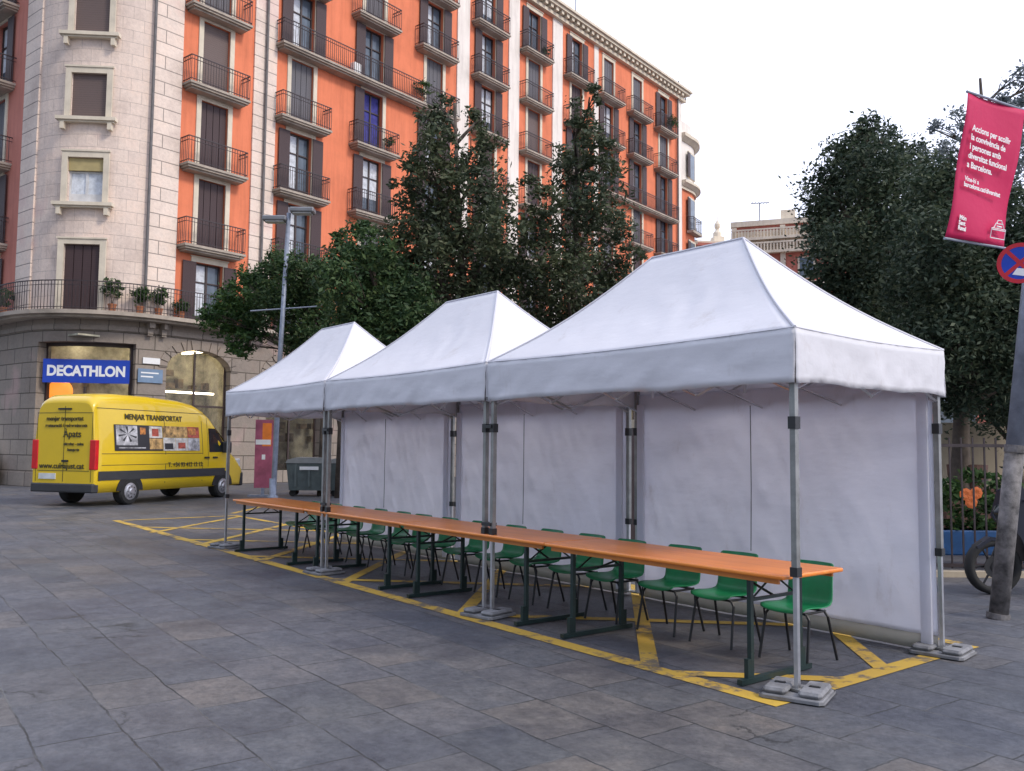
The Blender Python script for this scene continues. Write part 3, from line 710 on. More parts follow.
for k_ in protos:
    if k_ not in used: 
        for ch in children(protos[k_]): bpy.data.objects.remove(ch)
        bpy.data.objects.remove(protos[k_])

def blo(u, v, z):                     # building-local to world
    return bld_m @ M(u, v, z)
bld_m = Matrix.Translation(T0) @ Matrix.Rotation(A, 4, 'Z')
# shop sign (straight board across the corner window)
pa = blo(-3.98, -.02, 4.1); pb = blo(-.86, -.02, 4.1); mid = (pa+pb)/2; dv = (pb-pa); ang = math.atan2(dv.y, dv.x)
sg = empty('shop_sign', mid, ang, 'blue shop sign with white capitals in the corner window above the van', 'shop sign')
a = MB(); a.box(-dv.length/2+.03, dv.length/2-.03, -.03, .03, -.42, .42); a.build('sign_board', SIGNB, sg)
text('DECATHLON', .50, SIGNW, sg, (0, -.034, -.01), bold=.022, sx=.88)
# display ball in the corner window
a = MB(); a.lathe([(.42*sin(pi*i/12)+.001, -.42*cos(pi*i/12)) for i in range(13)], 20)
o = a.build('display_ball', GLOW, None, smooth=True, loc=blo(-4.0, -.85, 3.42)); tag(o, 'big orange ball on display in the corner shop window', 'ball')
a = MB(); q = blo(-4.0, -.85, 0); a.box(q.x-.3, q.x+.3, q.y-.3, q.y+.3, .7, 3.0); tag(a.build('display_stand', BLACKP), 'black display stand under the orange ball in the corner shop window', 'display stand')
# wall plaques on the pier
for i, (u, z, hh, mt, lb) in enumerate(((-.18, 4.55, .22, WHITE, 'small white plaque on the stone pier above the blue plaque'), (-.2, 4.0, .5, mat('pale_blue_plaque', (.16, .24, .36), .5), 'pale blue street plaque on the stone pier right of the shop sign'))):
    p, rz = frame_at(u, .075, z); r_ = empty('wall_plaque', bld_m @ p, A+rz, lb, 'plaque')
    a = MB(); w2 = .32 if i == 0 else .46; a.box(-w2, w2, -.03, 0, -hh/2, hh/2); a.build('plate', mt, r_)
    if i: 
        a = MB(); a.box(-.36, .3, -.034, -.0305, .08, .13); a.box(-.36, .1, -.034, -.0305, -.06, -.01); a.build('lines', WHITE, r_)

# ------------------------------------------------------------------ plants
def leaves(n, blobs, size, rnd, clump=.28, flat=0.0, per=None, drop=0.0):
    mb = MB(); tot = sum(b[3]**2.2 for b in blobs); V = []; F = []
    for (x, y, z, r) in blobs:
        k_ = max(3, int(n*(r**2.2)/tot)); nc = max(2, int(k_/38)); cl = clump*min(1.6, max(.5, r/.8))
        for c in range(nc):
            d_ = Vector((rnd.gauss(0, 1), rnd.gauss(0, 1), rnd.gauss(0, 1))).normalized()*r*(rnd.random()**.36)
            c0 = Vector((x, y, z))+d_; sp = cl*rnd.uniform(.5, 1.25); m_ = k_//nc
            for i in range(m_):
                p = c0+Vector((rnd.gauss(0, sp), rnd.gauss(0, sp), rnd.gauss(0, sp*.8)))
                s = size*rnd.uniform(.5, 1.5); a1 = Vector((rnd.gauss(0, 1), rnd.gauss(0, 1), rnd.gauss(0, .7))).normalized()
                b1 = a1.cross(Vector((rnd.gauss(0, 1), rnd.gauss(0, 1), rnd.gauss(0, 1)))).normalized()
                q = len(V); V += [tuple(p-a1*s), tuple(p+b1*s*.42), tuple(p+a1*s), tuple(p-b1*s*.42)]; F.append((q, q+1, q+2, q+3))
    mb.v = V; mb.f = F; mb.m = [0]*len(F); return mb
def tree(name, label, base, blobs, n, size, lm, rnd, group=None, tr=.16, cat='tree', clump=.28):
    base = Vector(base); root = empty(name, base, 0, label, cat, group)
    L = [(b[0]-base.x, b[1]-base.y, b[2]-base.z, b[3]) for b in blobs]
    zmin = min(b[2]-b[3] for b in L); zmax = max(b[2] for b in L); cx_ = sum(b[0] for b in L)/len(L); cy_ = sum(b[1] for b in L)/len(L)
    fork = max(1.4, zmin+.5)
    t = MB(); tp = [(0, 0, -.05), (.04, .02, fork*.5), (cx_*.25, cy_*.25, fork), (cx_*.7, cy_*.7, (fork+zmax)/2), (cx_, cy_, zmax-.2)]
    t.tube(tp, tr, 10, tr*.22)
    for b in L:
        h = min(max(fork*.9, b[2]-b[3]*1.3-.4), zmax-.5); f_ = min(1, max(0, (h-fork)/(max(.1, zmax-fork)))); s = Vector((cx_*(.25+.75*f_), cy_*(.25+.75*f_), h)); e = Vector(b[:3])
        mm = s.lerp(e, .5)+Vector((rnd.uniform(-.15, .15), rnd.uniform(-.15, .15), .12)); t.tube([s, mm, e], tr*.36, 6, tr*.08)
        for k_ in range(3):
            e2 = e+Vector((rnd.uniform(-1, 1), rnd.uniform(-1, 1), rnd.uniform(-.4, 1)))*b[3]*.8; t.tube([mm, mm.lerp(e2, .5)+Vector((0, 0, .06)), e2], tr*.13, 5, tr*.04)
    t.build('trunk', BARK, root, smooth=True)
    leaves(n, L, size, rnd, clump).build('crown', lm, root)
    return root
def pb_(lst, D, jit=1.2, rnd=random.Random(2)):
    out = []
    for (x, y, r) in lst:
        d = D+rnd.uniform(-jit, jit); p = at(x, y, d); out.append((p.x, p.y, p.z, r/FPX*d))
    return out
def gp(px, D):
    p = at(px, 480, D); return (p.x, p.y, 0)
rt = random.Random(21)
G1 = 'street trees between the tents and the building'
tree('street_tree', 'tall dark tree with a double top, left one before the orange front', gp(470, 21.5),
     pb_([(428, 118, 17), (440, 108, 14), (436, 145, 24), (418, 165, 18), (480, 118, 13), (486, 140, 16), (478, 165, 20), (445, 185, 28), (488, 195, 26), (415, 205, 26), (455, 225, 34), (495, 232, 30), (395, 228, 18), (430, 255, 38), (478, 268, 36), (510, 262, 24), (440, 298, 36), (485, 305, 34), (405, 262, 24), (405, 185, 12), (450, 330, 30), (500, 330, 28)], 21.5), 25000, .066, LEAFO, rt, G1, .15, clump=.2)
tree('street_tree', 'tall dark tree with a pointed top, just left of the nearest tent roof', gp(570, 22.5),
     pb_([(590, 97, 12), (580, 118, 16), (596, 135, 20), (574, 148, 18), (604, 165, 20), (570, 180, 24), (600, 200, 26), (548, 205, 20), (525, 180, 10), (535, 235, 24), (575, 228, 28), (612, 232, 24), (628, 258, 15), (560, 268, 32), (602, 268, 28), (530, 280, 30), (570, 305, 34), (610, 300, 26), (540, 325, 34), (590, 335, 30)], 22.5), 23000, .066, LEAFO, rt, G1, .15, clump=.2)
tree('street_tree', 'low round green tree right of the lamp post', gp(385, 20),
     pb_([(368, 250, 22), (350, 262, 22), (385, 270, 26), (340, 285, 22), (365, 290, 26), (400, 292, 28), (350, 312, 24), (385, 320, 30), (415, 325, 30), (344, 240, 10), (358, 232, 11)], 20), 20000, .062, LEAF, rt, G1, .12, clump=.2)
tree('street_tree', 'low green tree standing directly behind the lamp post', gp(338, 26),
     pb_([(282, 262, 17), (300, 275, 20), (268, 280, 17), (318, 282, 20), (285, 300, 22), (310, 308, 22), (330, 310, 18), (268, 312, 16), (300, 330, 22), (290, 262, 12), (325, 268, 12), (300, 355, 20), (325, 340, 18)], 26), 17000, .062, LEAF, rt, G1, .1, clump=.2)
tree('street_tree', 'leftmost low green tree, branches in front of the first-floor slab', gp(320, 27),
     pb_([(255, 288, 15), (238, 295, 15), (225, 305, 14), (208, 318, 11), (242, 316, 18), (262, 305, 16), (228, 325, 14), (255, 330, 15), (248, 275, 10), (262, 268, 9), (240, 345, 13)], 27), 11000, .065, LEAFG, rt, G1, .09, clump=.2)
G2 = 'dense evergreen trees right of the tents'
tree('evergreen_tree', 'dense dark evergreen with a knobbly top, left one behind the nearest tent', gp(868, 17),
     pb_([(868, 128, 13), (860, 145, 20), (885, 140, 14), (842, 165, 24), (875, 172, 34), (905, 165, 26), (828, 195, 26), (860, 212, 42), (905, 212, 40), (822, 235, 22), (850, 255, 42), (895, 265, 46), (830, 275, 22), (868, 305, 44), (905, 325, 44), (880, 365, 40), (925, 285, 30), (838, 315, 24), (850, 350, 30)], 17), 66000, .046, LEAFN, rt, G2, .2, clump=.22)
tree('evergreen_tree', 'dense dark evergreen with its trunk at the fence beside the nearest tent', gp(957, 13.5),
     pb_([(940, 185, 30), (925, 215, 34), (965, 205, 36), (1000, 215, 34), (940, 250, 44), (985, 260, 44), (1020, 265, 36), (925, 295, 42), (970, 310, 46), (1010, 315, 40), (935, 345, 40), (975, 362, 40), (1012, 365, 36), (955, 395, 26), (995, 395, 30), (1040, 300, 50), (1045, 240, 40), (1050, 370, 40)], 13.5), 70000, .042, LEAFN, rt, G2, .17, clump=.2)
tree('evergreen_tree', 'sparse pale topped tree rising behind the magenta banner', gp(1000, 24),
     pb_([(935, 130, 10), (945, 150, 13), (925, 155, 11), (955, 120, 12), (970, 145, 16), (1000, 105, 14), (1015, 80, 12), (1020, 110, 16), (990, 130, 18), (930, 170, 14), (1010, 150, 26), (965, 175, 24), (1040, 120, 30), (1050, 80, 20), (1000, 190, 30), (955, 200, 30)], 24), 12000, .06, LEAFP, rt, G2, .16, clump=.26)
tree('evergreen_tree', 'low dark tree filling the gap beneath the banner by the sign post', gp(1015, 19),
     pb_([(980, 330, 50), (1020, 340, 50), (1060, 330, 60), (1000, 290, 50), (1040, 270, 60), (960, 300, 50), (1075, 400, 60), (990, 390, 40), (940, 380, 40)], 19), 36000, .055, LEAFN, rt, G2, .16, clump=.26)

def potted(name, label, loc, r, h, n, rnd, lm=LEAFG, pot=TERRA, sz=.05, group=None):
    root = empty(name, loc, 0, label, 'plant', group)
    a = MB(); a.lathe([(.10, 0), (.14, .24), (.155, .24), (.155, .28), (.12, .28), (.12, .22)], 14); a.build('pot', pot, root)
    s = MB(); 
    for i in range(5): s.tube([(0, 0, .2), (rnd.uniform(-.05, .05), rnd.uniform(-.05, .05), .35), (rnd.uniform(-1, 1)*r*.5, rnd.uniform(-1, 1)*r*.5, h)], .01, 5, .004)
    s.build('stems', BARK, root)
    leaves(n, [(0, 0, h, r)], sz, rnd, r*.4).build('foliage', lm, root); return root
GP = 'potted plants on the first-floor balcony'
for u, r, h, lb, lm in ((-1.55, .36, .85, 'round bright green shrub on the first-floor balcony, beside the brown corner door', LEAFG), (-.75, .30, .72, 'green potted shrub on the first-floor balcony, second to the right of the corner door', LEAFG), (-.15, .30, .75, 'green potted shrub on the first-floor balcony against the stone quoins', LEAFG), (.72, .28, .5, 'dark green potted plant on the first-floor balcony below the orange wall edge', LEAF), (-6.0, .34, .7, 'pale green plant at the left end of the first-floor balcony', LEAFG)):
    potted('balcony_plant', lb, bld_m @ M(u, .42, 6.165), r, h, 900, rt, lm, group=GP)
potted('balcony_plant', 'green bushy plant on the long fourth-floor balcony', bld_m @ M(13.2, .35, SB[4]+.005), .42, .75, 900, rt, LEAFG)
potted('balcony_plant', 'leafy yellow-green plant on the top right balcony near the roof corner', bld_m @ M(38.9, .35, SB[6]+.005), .5, .95, 900, rt, LEAFG)
for cc, fi, lb in ((COLS[2], 3, 'small green plant on the balcony under the blue-curtained window'), (COLS[3], 6, 'green plant on the top balcony left of the first white pilaster'), (COLS[1], 1, 'green plant on the low balcony behind the lamp post'), (COLS[5], 6, 'leafy plant on the top balcony between the white pilasters')):
    potted('balcony_plant', lb, bld_m @ M(cc+.75, .33, SB[fi]+.005), .26, .55, 500, rt, LEAFG)
# things on the balconies
a = MB(); a.box(-.22, .22, -.15, .15, 0, .55, bev=.04); o = a.build('air_conditioner', WHITE, None, loc=bld_m @ M(9.0, .3, SB[4]+.004), rot=(0, 0, A)); tag(o, 'small white box unit on the long fourth-floor balcony', 'air conditioner')

# ------------------------------------------------------------------ neighbour with rounded corner
nb = empty('corner_building', bld_m @ Vector((UEND+.02, 0, 0)), A, 'white topped neighbour building with a rounded corner, far right of the orange block', 'building')
def arcw(mb, r, z0, z1, r2=None, cx_=1.5, cy_=3.5, n=24):
    vs = []; r2 = r2 if r2 is not None else r; P = []
    for i in range(n+1):
        g_ = -pi/2+ (pi*.75)*i/n; P.append((cos(g_), sin(g_)))
    pts0 = [(0, -r)]+[(c_*r, s_*r) for c_, s_ in P]; pts1 = [(0, -r2)]+[(c_*r2, s_*r2) for c_, s_ in P]
    pts0 = [(-cx_, -r)]+pts0[1:]; pts1 = [(-cx_, -r2)]+pts1[1:]
    pts0.append((-cx_, r*.7)); pts1.append((-cx_, r2*.7)); k_ = len(pts0)
    vs = [(x+cx_, y+cy_, z0) for x, y in pts0]+[(x+cx_, y+cy_, z1) for x, y in pts1]
    fs = [(i, (i+1) % k_, k_+(i+1) % k_, k_+i) for i in range(k_)]+[tuple(range(k_-1, -1, -1)), tuple(range(k_, 2*k_))]
    mb.add(vs, fs)
w = MB(); arcw(w, 3.4, 0, 20.9); w.build('orange_wall', ORANGE, nb)
w = MB(); arcw(w, 3.4, 21.5, 24.6); arcw(w, 3.2, 25.1, 26.3); w.build('white_wall', WHITEP, nb)
w = MB(); arcw(w, 3.55, 20.9, 21.1); arcw(w, 3.6, 21.1, 21.32, 3.85); arcw(w, 3.9, 21.32, 21.5); arcw(w, 3.5, 24.6, 24.85, 3.8); arcw(w, 3.85, 24.85, 25.1); w.build('cornice', TRIM, nb)
def nwin(g_, z, hh, bal_=False):
    c_ = Vector((1.5+cos(g_)*3.4, 3.5+sin(g_)*3.4, z)); rz = g_+pi/2
    a = MB(); a.box(-.72, .72, -.06, .04, 0, hh+.15); o = a.build('window', TRIM, nb, loc=c_, rot=(0, 0, rz))
    b = MB(); b.box(-.5, .5, -.075, -.061, .02, hh); b.build('pane', PANE, o)
    b = MB(); b.box(-1.0, -.52, -.12, -.08, .02, hh); b.build('shutter', SHUT, o)
    if bal_:
        b = MB(); b.box(-1.0, 1.0, -.5, 0, -.2, -.02); b2 = b.build('balcony', SLAB, nb, loc=c_, rot=(0, 0, rz))
        b = MB(); railing(b, [(-.96, 0, 0), (-.96, -.46, 0), (.96, -.46, 0), (.96, 0, 0)], -.02); b.build('railing', IRON, b2)
for z, hh, bb in ((22.0, 1.9, False), (17.9, 2.5, True), (14.6, 2.5, True), (11.4, 2.5, True), (8.2, 2.5, True)):
    for g_ in (-pi/2+.12, -pi/2+1.15): nwin(g_, z, hh, bb)
# far flag-like vent seen on the roof corner
a = MB(); a.tube([(0, 0, 0), (0, 0, 3.0)], .04, 6); a.prism([(0.02, 2.2), (1.3, 1.9), (.9, 2.3), (0.02, 3.0)], -.02, .02)
tag(a.build('roof_pennant', IRON, None, loc=bld_m @ Vector((41.6, .5, 26.4)), rot=(0, 0, A)), 'small dark pennant at the right roof corner', 'flag')
# rooftop aerial
a = MB(); a.tube([(0, 0, 0), (0, 0, 3.6)], .035, 6); a.tube([(-.02, 0, 3.55), (-1.5, 0, 3.1)], .02, 5)
for i in range(5): a.tube([(-.3-.25*i, -.25, 3.45-.075*i), (-.3-.25*i, .25, 3.45-.075*i)], .012, 4)
tag(a.build('tv_aerial', IRON, None, loc=bld_m @ Vector((28.4, .9, TOP+.6)), rot=(0, 0, A)), 'television aerial on the roof edge of the orange block', 'aerial')

# ------------------------------------------------------------------ far buildings
def faceloc(px, D):
    p = at(px, 440, D); return Vector((p.x, p.y, 0))
RZc = -YAW - 0.0            # local x = camera-right direction on the ground
fb = empty('far_apartment_building', faceloc(770, 88), math.atan2(r0.y, r0.x)-radians(20), 'far cream and brick-red block with stone balustrades between tent peak and trees', 'building')
w = MB(); w.box(-3.6, 16, .3, 12, 0, 24.4); w.build('brick_wall', REDBR, fb)
w = MB(); w.box(-3.7, 16.1, .1, 12.1, 24.4, 24.95); w.box(1.2, 2.6, 1.5, 4, 24.95, 26.2); w.box(-3.7, 16.1, -.35, .3, 22.85, 23.12); w.box(-3.7, 16.1, -.35, .3, 21.45, 21.72); w.box(-3.75, 16.1, -.7, .3, 18.0, 18.3); w.box(-3.65, 16.05, .2, .31, 21.7, 23.85)
for x in (-3.6, 1.2, 6.2, 11.0, 15.4): w.box(x, x+.5, .05, .3, 0, 24.3)
w.build('cream_trim', FARC, fb)
for z in (23.1, 21.7):
    b = MB(); b.box(-3.6, 16, -.3, -.15, z+.75, z+.9)
    for i in range(62): x = -3.55+i*.315; b.box(x, x+.14, -.28, -.16, z+.02, z+.75)
    b.build('balustrade', FARC, fb)
for z in (2.5, 6, 9.5, 13, 18.7):
    for x in (-1.4, 3.7, 8.6, 13.2):
        b = MB(); b.box(x-.85, x+.85, .18, .31, z, z+2.2); o = b.build('window', FARC, fb); b = MB(); b.box(x-.65, x+.65, .14, .178, z+.05, z+2.1); b.build('pane', PANE, o)
ap = bpy.data.objects
a = MB(); a.tube([(0, 0, 0), (0, 0, 2.3)], .05, 6); a.tube([(-.9, 0, 2.25), (1.0, 0, 2.35)], .05, 5)
for i in range(6): a.tube([(-.8+.32*i, -.3, 2.3), (-.8+.32*i, .3, 2.3)], .03, 4)
q = faceloc(762, 90); q.z = 24.9; tag(a.build('tv_aerial', IRON, None, loc=q, rot=(0, 0, math.atan2(r0.y, r0.x))), 'television aerial on the far cream and red block', 'aerial')
fb2 = empty('far_apartment_building', faceloc(712, 96), math.atan2(r0.y, r0.x)+radians(8), 'low far rooftop with a red band left of the cream block', 'building')
w = MB(); w.box(-6, 3, 0, 12, 0, 24.6); w.build('wall', FARC, fb2); w = MB(); w.box(-6.1, 3.1, -.15, 12.1, 24.0, 24.35); w.build('red_band', REDBR, fb2)
w = MB(); w.box(.8, 2.0, 1, 2.2, 24.6, 25.4); w.lathe([(.5, 0), (.5, .5), (.2, .9), (.35, 1.2), (.35, 1.5), (.05, 2.0), (.04, 3.0)], 10, Matrix.Translation((1.4, 1.6, 25.4))); w.build('finial', FARC, fb2)

# ------------------------------------------------------------------ van (x forward, rear at 0)
vr = empty('delivery_van', (-20.47, -.03, .0), radians(123.0), 'yellow high-roof delivery van parked under the blue shop sign', 'van')
VL = 6.05
Hs = [(0, 2.52), (.05, 2.62), (.25, 2.74), (.8, 2.79), (2.0, 2.79), (3.2, 2.74), (3.8, 2.66), (4.15, 2.52), (4.4, 2.36), (4.75, 2.0), (5.1, 1.62), (5.25, 1.42), (5.6, 1.26), (5.9, 1.08), (6.0, .95), (6.05, .80)]
def hh_(s):
    for (a, b), (c, d) in zip(Hs, Hs[1:]):
        if a <= s <= c: return b+(d-b)*(s-a)/(c-a)
    return Hs[-1][1]
def wv(s, z):
    k_ = 1.0
    if s < .08: k_ *= .96+.04*s/.08
    if s > 4.6: k_ *= 1-.16*((s-4.6)/1.45)**2
    b = .985
    if z > 1.15: b -= .17*((z-1.15)/1.5)**1.25
    if z < .6: b -= .03*(.6-z)/.3
    return b*k_
def ring(s):
    h = hh_(s); zb = .34; rr = min(.26, (h-zb)*.35); P = []
    for i in range(9): z = zb+(h-rr-zb)*i/8; P.append((wv(s, z), z))
    w_ = wv(s, h-rr)
    for i in range(1, 6): g_ = pi/2*i/5; P.append((w_-rr+rr*cos(g_), h-rr+rr*sin(g_)))
    P.append((w_*.45, h+.012))
    full = [(s, -y, z) for y, z in P]+[(s, 0, h+.015)]+[(s, y, z) for y, z in reversed(P)]
    return full
def loft(mb, rings):
    n = len(rings[0]); vs = [q for r in rings for q in r]; fs = []
    for i in range(len(rings)-1):
        for j in range(n):
            j2 = (j+1) % n; fs.append((i*n+j, (i+1)*n+j, (i+1)*n+j2, i*n+j2))
    fs += [tuple(range(n)), tuple((len(rings)-1)*n+j for j in range(n-1, -1, -1))]
    mb.add(vs, fs)
b = MB(); ss = sorted({h[0] for h in Hs} | {.5, 1.4, 2.6, 4.6, 4.9}); loft(b, [ring(s) for s in ss]); body = b.build('body', YEL, vr, smooth=True)
for p_ in body.data.polygons:
    if len(p_.vertices) > 5: p_.use_smooth = False
body.data.update()
def side(mb, poly, off=.006, sgn=-1, th=.0):    # poly in (s,z) quads strip: follows the flank
    pts = [(s, sgn*(wv(s, z)+off), z) for s, z in poly]
    mb.add(pts, [tuple(range(len(pts)))])
def srect(mb, s0, s1, z0, z1, off=.006, sgn=-1):
    n = 4; m_ = max(1, int((s1-s0)/.4))
    mb.grid(lambda i, j: (s0+(s1-s0)*i, sgn*(wv(s0+(s1-s0)*i, z0+(z1-z0)*j)+off), z0+(z1-z0)*j), m_, n)
for sg_ in (-1, 1):
    a = MB(); srect(a, .10, 5.0, .64, .86, .012, sg_); a.build('flank_trim', GREYT, vr, solid=.01)
    a = MB(); P = [(4.28, 1.32), (5.12, 1.32), (5.02, 1.50), (4.72, 1.86), (4.58, 2.0), (4.28, 2.0)]
    a.add([(s, sg_*(wv(s, z)+.008), z) for s, z in P], [tuple(range(6))]); a.build('side_window', GLASSD, vr, solid=.008)
a = MB(); P = [(4.18, 2.36+.03, .62), (5.13, 1.62, .84)]
a.add([(4.47, -.68, 2.33), (4.47, .68, 2.33), (5.12, .84, 1.63), (5.12, -.84, 1.63)], [(0, 1, 2, 3)]); o = a.build('windscreen', GLASSD, vr, solid=.01); o.location = (.02, 0, .02)
a = MB(); a.box(-.05, .16, -.97, .97, .34, .56, bev=.03); a.build('rear_bumper', GREYT, vr); a = MB(); a.box(5.9, 6.12, -.85, .85, .3, .72, bev=.05); a.build('front_bumper', GREYT, vr)
for y in (-1, 1):
    a = MB(); a.box(-.016, .07, y*.985-.012 if y > 0 else -.985-.012, y*.985+.012 if y > 0 else -.985+.012, .92, 1.62) if False else a.box(-.018, .10, min(y*.80, y*.992), max(y*.80, y*.992), .9, 1.62, bev=.015); a.build('tail_lamp', REDL, vr)
    a = MB(); a.box(5.55, 5.92, min(y*.62, y*.86), max(y*.62, y*.86), .86, 1.12, bev=.03); a.build('headlight', LAMPG, vr)
    for s in (1.18, 4.9):
        r_ = .34; Tm = Matrix.Translation((s, y*.835, r_)) @ Matrix.Rotation(-y*pi/2, 4, 'X')
        c_ = MB(); c_.prism([(s+.45*cos(pi*k_/16), .36+.43*sin(pi*k_/16)) for k_ in range(17)], *sorted((y*.7, y*.993))); c_.build('wheel_arch', BLACKP, vr)
        a = MB(); a.lathe([(.20, -.10), (.31, -.11), (.34, -.07), (.34, .12), (.31, .165), (.22, .17), (.21, .15)], 28, Tm); W_ = a.build('wheel', TYRE, vr)
        a = MB(); a.lathe([(.205, .150), (.215, .172), (.17, .178), (.15, .205), (.08, .21), (.06, .235), (.01, .235)], 20, Tm); R2 = a.build('rim', RIM, W_)
        a = MB()
        for k_ in range(8): g_ = k_*pi/4; a.lathe([(.022, .19), (.022, .2075)], 8, Tm @ Matrix.Translation((.125*cos(g_), .125*sin(g_), 0)))
        a.build('wheel_holes', BLACKP, R2)
    a = MB(); a.box(4.85, 5.0, min(y*.97, y*1.22), max(y*.97, y*1.22), 1.3, 1.62, bev=.03); a.build('wing_mirror', GREYT, vr)
a = MB()
for (y0_, y1_, z0_, z1_) in ((-.006, .006, .6, 2.45), (-.86, .86, 2.28, 2.29), (-.8, .8, .86, .872), (-.86, -.85, .6, 2.3), (.85, .86, .6, 2.3)): a.box(-.006, .0, y0_, y1_, z0_, z1_)
for z in (1.0, 1.28): srect(a, .2, 4.0, z, z+.014, .003)
for s in (2.45, 3.98, 5.15): srect(a, s, s+.02, .5, 2.2, .003)
srect(a, 4.22, 4.235, .9, 2.3, .003); srect(a, .1, 4.2, 2.40, 2.415, .006)
a.build('panel_gap', INK, vr)
for s_ in (4.05, 4.42): a = MB(); srect(a, s_, s_+.2, 1.14, 1.19, .02); a.build('door_handle', BLACKP, vr, solid=.02)
a = MB(); a.box(-.02, -.001, .22, .74, .66, .80); a.build('number_plate', PLATE, vr); a = MB(); a.box(-.045, -.007, -.16, .02, 1.08, 1.13); a.build('door_handle', BLACKP, vr)
a = MB(); a.box(-.035, .03, -.2, .2, 2.36, 2.40); a.build('brake_lamp', BLACKP, vr)
def vside(s, size, x, z, **k):
    return text(s, size, INK, vr, (x, -(wv(x, z)+.016), z), (radians(90)-.06, 0, 0), align='LEFT', **k)
vside('MENJAR TRANSPORTAT', .20, 1.0, 2.22, bold=.004, sx=1.0)
vside('T. +34 93 412 12 12', .17, 2.55, .98, bold=.002)
rr_ = (radians(90), 0, -radians(90))
for s_, sz, y, z, ln in (('menjar transportat', .15, -.0, 2.14, 0), ('restauració i esdeveniments', .115, -.05, 1.97, 0), ('Àpats', .24, -.25, 1.76, 0), ('càtering - cuina', .10, -.3, 1.52, 0), ('banquets', .10, -.3, 1.38, 0), ('www.cuinajust.cat', .19, .05, .98, 0)):
    text(s_, sz, INK, vr, (-.012, y, z), rr_, bold=.003)
# picture panel on the flank
pm = [mat('photo_black', (.02, .02, .025), .4), mat('photo_silver', (.42, .42, .45), .4, var=.7, scale=4), mat('photo_orange', (.7, .24, .05), .4, var=.6, scale=5), mat('photo_food', (.42, .26, .10), .5, var=.9, scale=7), mat('photo_white', (.6, .58, .55), .5, var=.4, scale=5), mat('photo_red', (.42, .08, .05), .5, var=.6, scale=6)]
a = MB()
def cell(s0, s1, z0, z1, k_, off=.012): a.mi = k_; srect(a, s0, s1, z0, z1, off)
cell(.62, 2.35, 1.36, 2.02, 0); cell(.68, 1.42, 1.50, 2.0, 1, .014)
for i in range(7):      # fan of dark rays on the silver picture
    g_ = .35+i*.42; a.mi = 0
    cx_, cz_ = 1.08, 1.78; e1 = (cx_+.33*cos(g_*2), cz_+.2*sin(g_*2)); e2 = (cx_+.33*cos(g_*2+.25), cz_+.2*sin(g_*2+.25))
    a.add([(q[0], -(wv(q[0], q[1])+.017), q[1]) for q in ((cx_, cz_), e1, e2)], [(0, 1, 2)])
cell(1.52, 1.72, 1.78, 1.96, 2, .014); cell(1.85, 2.34, 1.70, 2.0, 4, .014); cell(1.95, 2.2, 1.74, 1.94, 5, .016); cell(1.85, 2.34, 1.40, 1.68, 3, .014); cell(.75, 1.7, 1.42, 1.45, 1, .015)
cell(2.37, 3.35, 1.72, 2.02, 3); cell(2.37, 2.85, 1.36, 1.71, 4); cell(2.86, 3.35, 1.36, 1.71, 4); cell(2.95, 3.25, 1.42, 1.58, 5, .014); cell(3.36, 3.85, 1.72, 2.02, 5); cell(3.40, 3.7, 1.80, 1.98, 2, .014); cell(3.36, 3.85, 1.36, 1.71, 1); cell(2.42, 2.75, 1.40, 1.56, 0, .014)
a.build('picture_panel', pm, vr)

# ------------------------------------------------------------------ parked car at the left edge
def car():
    p = at(-19, 470, 31); r_ = empty('parked_car', (p.x-.3, p.y-.2, 0), A+radians(80), 'white car cut by the left edge of the photo beside the stone corner', 'car')
    prof = [(0, .62), (.05, .95), (.5, 1.05), (.95, 1.38), (1.5, 1.46), (2.4, 1.42), (3.0, 1.05), (3.9, .85), (4.05, .55)]
    rg = []
    for s, h in prof:
        w_ = .86*(1-.1*abs(s-2)/2); P = []
        for i in range(6): z = .28+(h-.06-.28)*i/5; P.append((w_-(.18*max(0, z-.85)/.6), z))
        P.append((w_*.7, h)); rg.append([(s, -y, z) for y, z in P]+[(s, 0, h+.01)]+[(s, y, z) for y, z in reversed(P)])
    b = MB(); loft(b, rg); b.build('body', WHITE, r_, smooth=True)
    b = MB(); b.prism([(.62, 1.06), (1.0, 1.36), (2.35, 1.38), (2.85, 1.06)], -.80, .80); b.build('windows', GLASSD, r_)
    for y in (-1, 1):
        for s in (.75, 3.25):
            Tm = Matrix.Translation((s, y*.74, .31)) @ Matrix.Rotation(-y*pi/2, 4, 'X')
            a = MB(); a.lathe([(.2, -.08), (.31, -.07), (.31, .09), (.27, .125), (.2, .13)], 22, Tm); o = a.build('wheel', TYRE, r_)
            a = MB(); a.lathe([(.2, .12), (.19, .135), (.02, .14)], 16, Tm); a.build('rim', RIM, o)
        a = MB(); a.box(-.02, .12, min(y*.55, y*.8), max(y*.55, y*.8), .7, .9, bev=.02); a.build('tail_lamp', REDL, r_)
    a = MB(); a.box(-.06, .1, -.82, .82, .3, .55, bev=.03); a.build('bumper', GREYT, r_); a = MB(); a.box(-.075, -.062, -.26, .26, .4, .51); a.build('number_plate', PLATE, r_)
car()

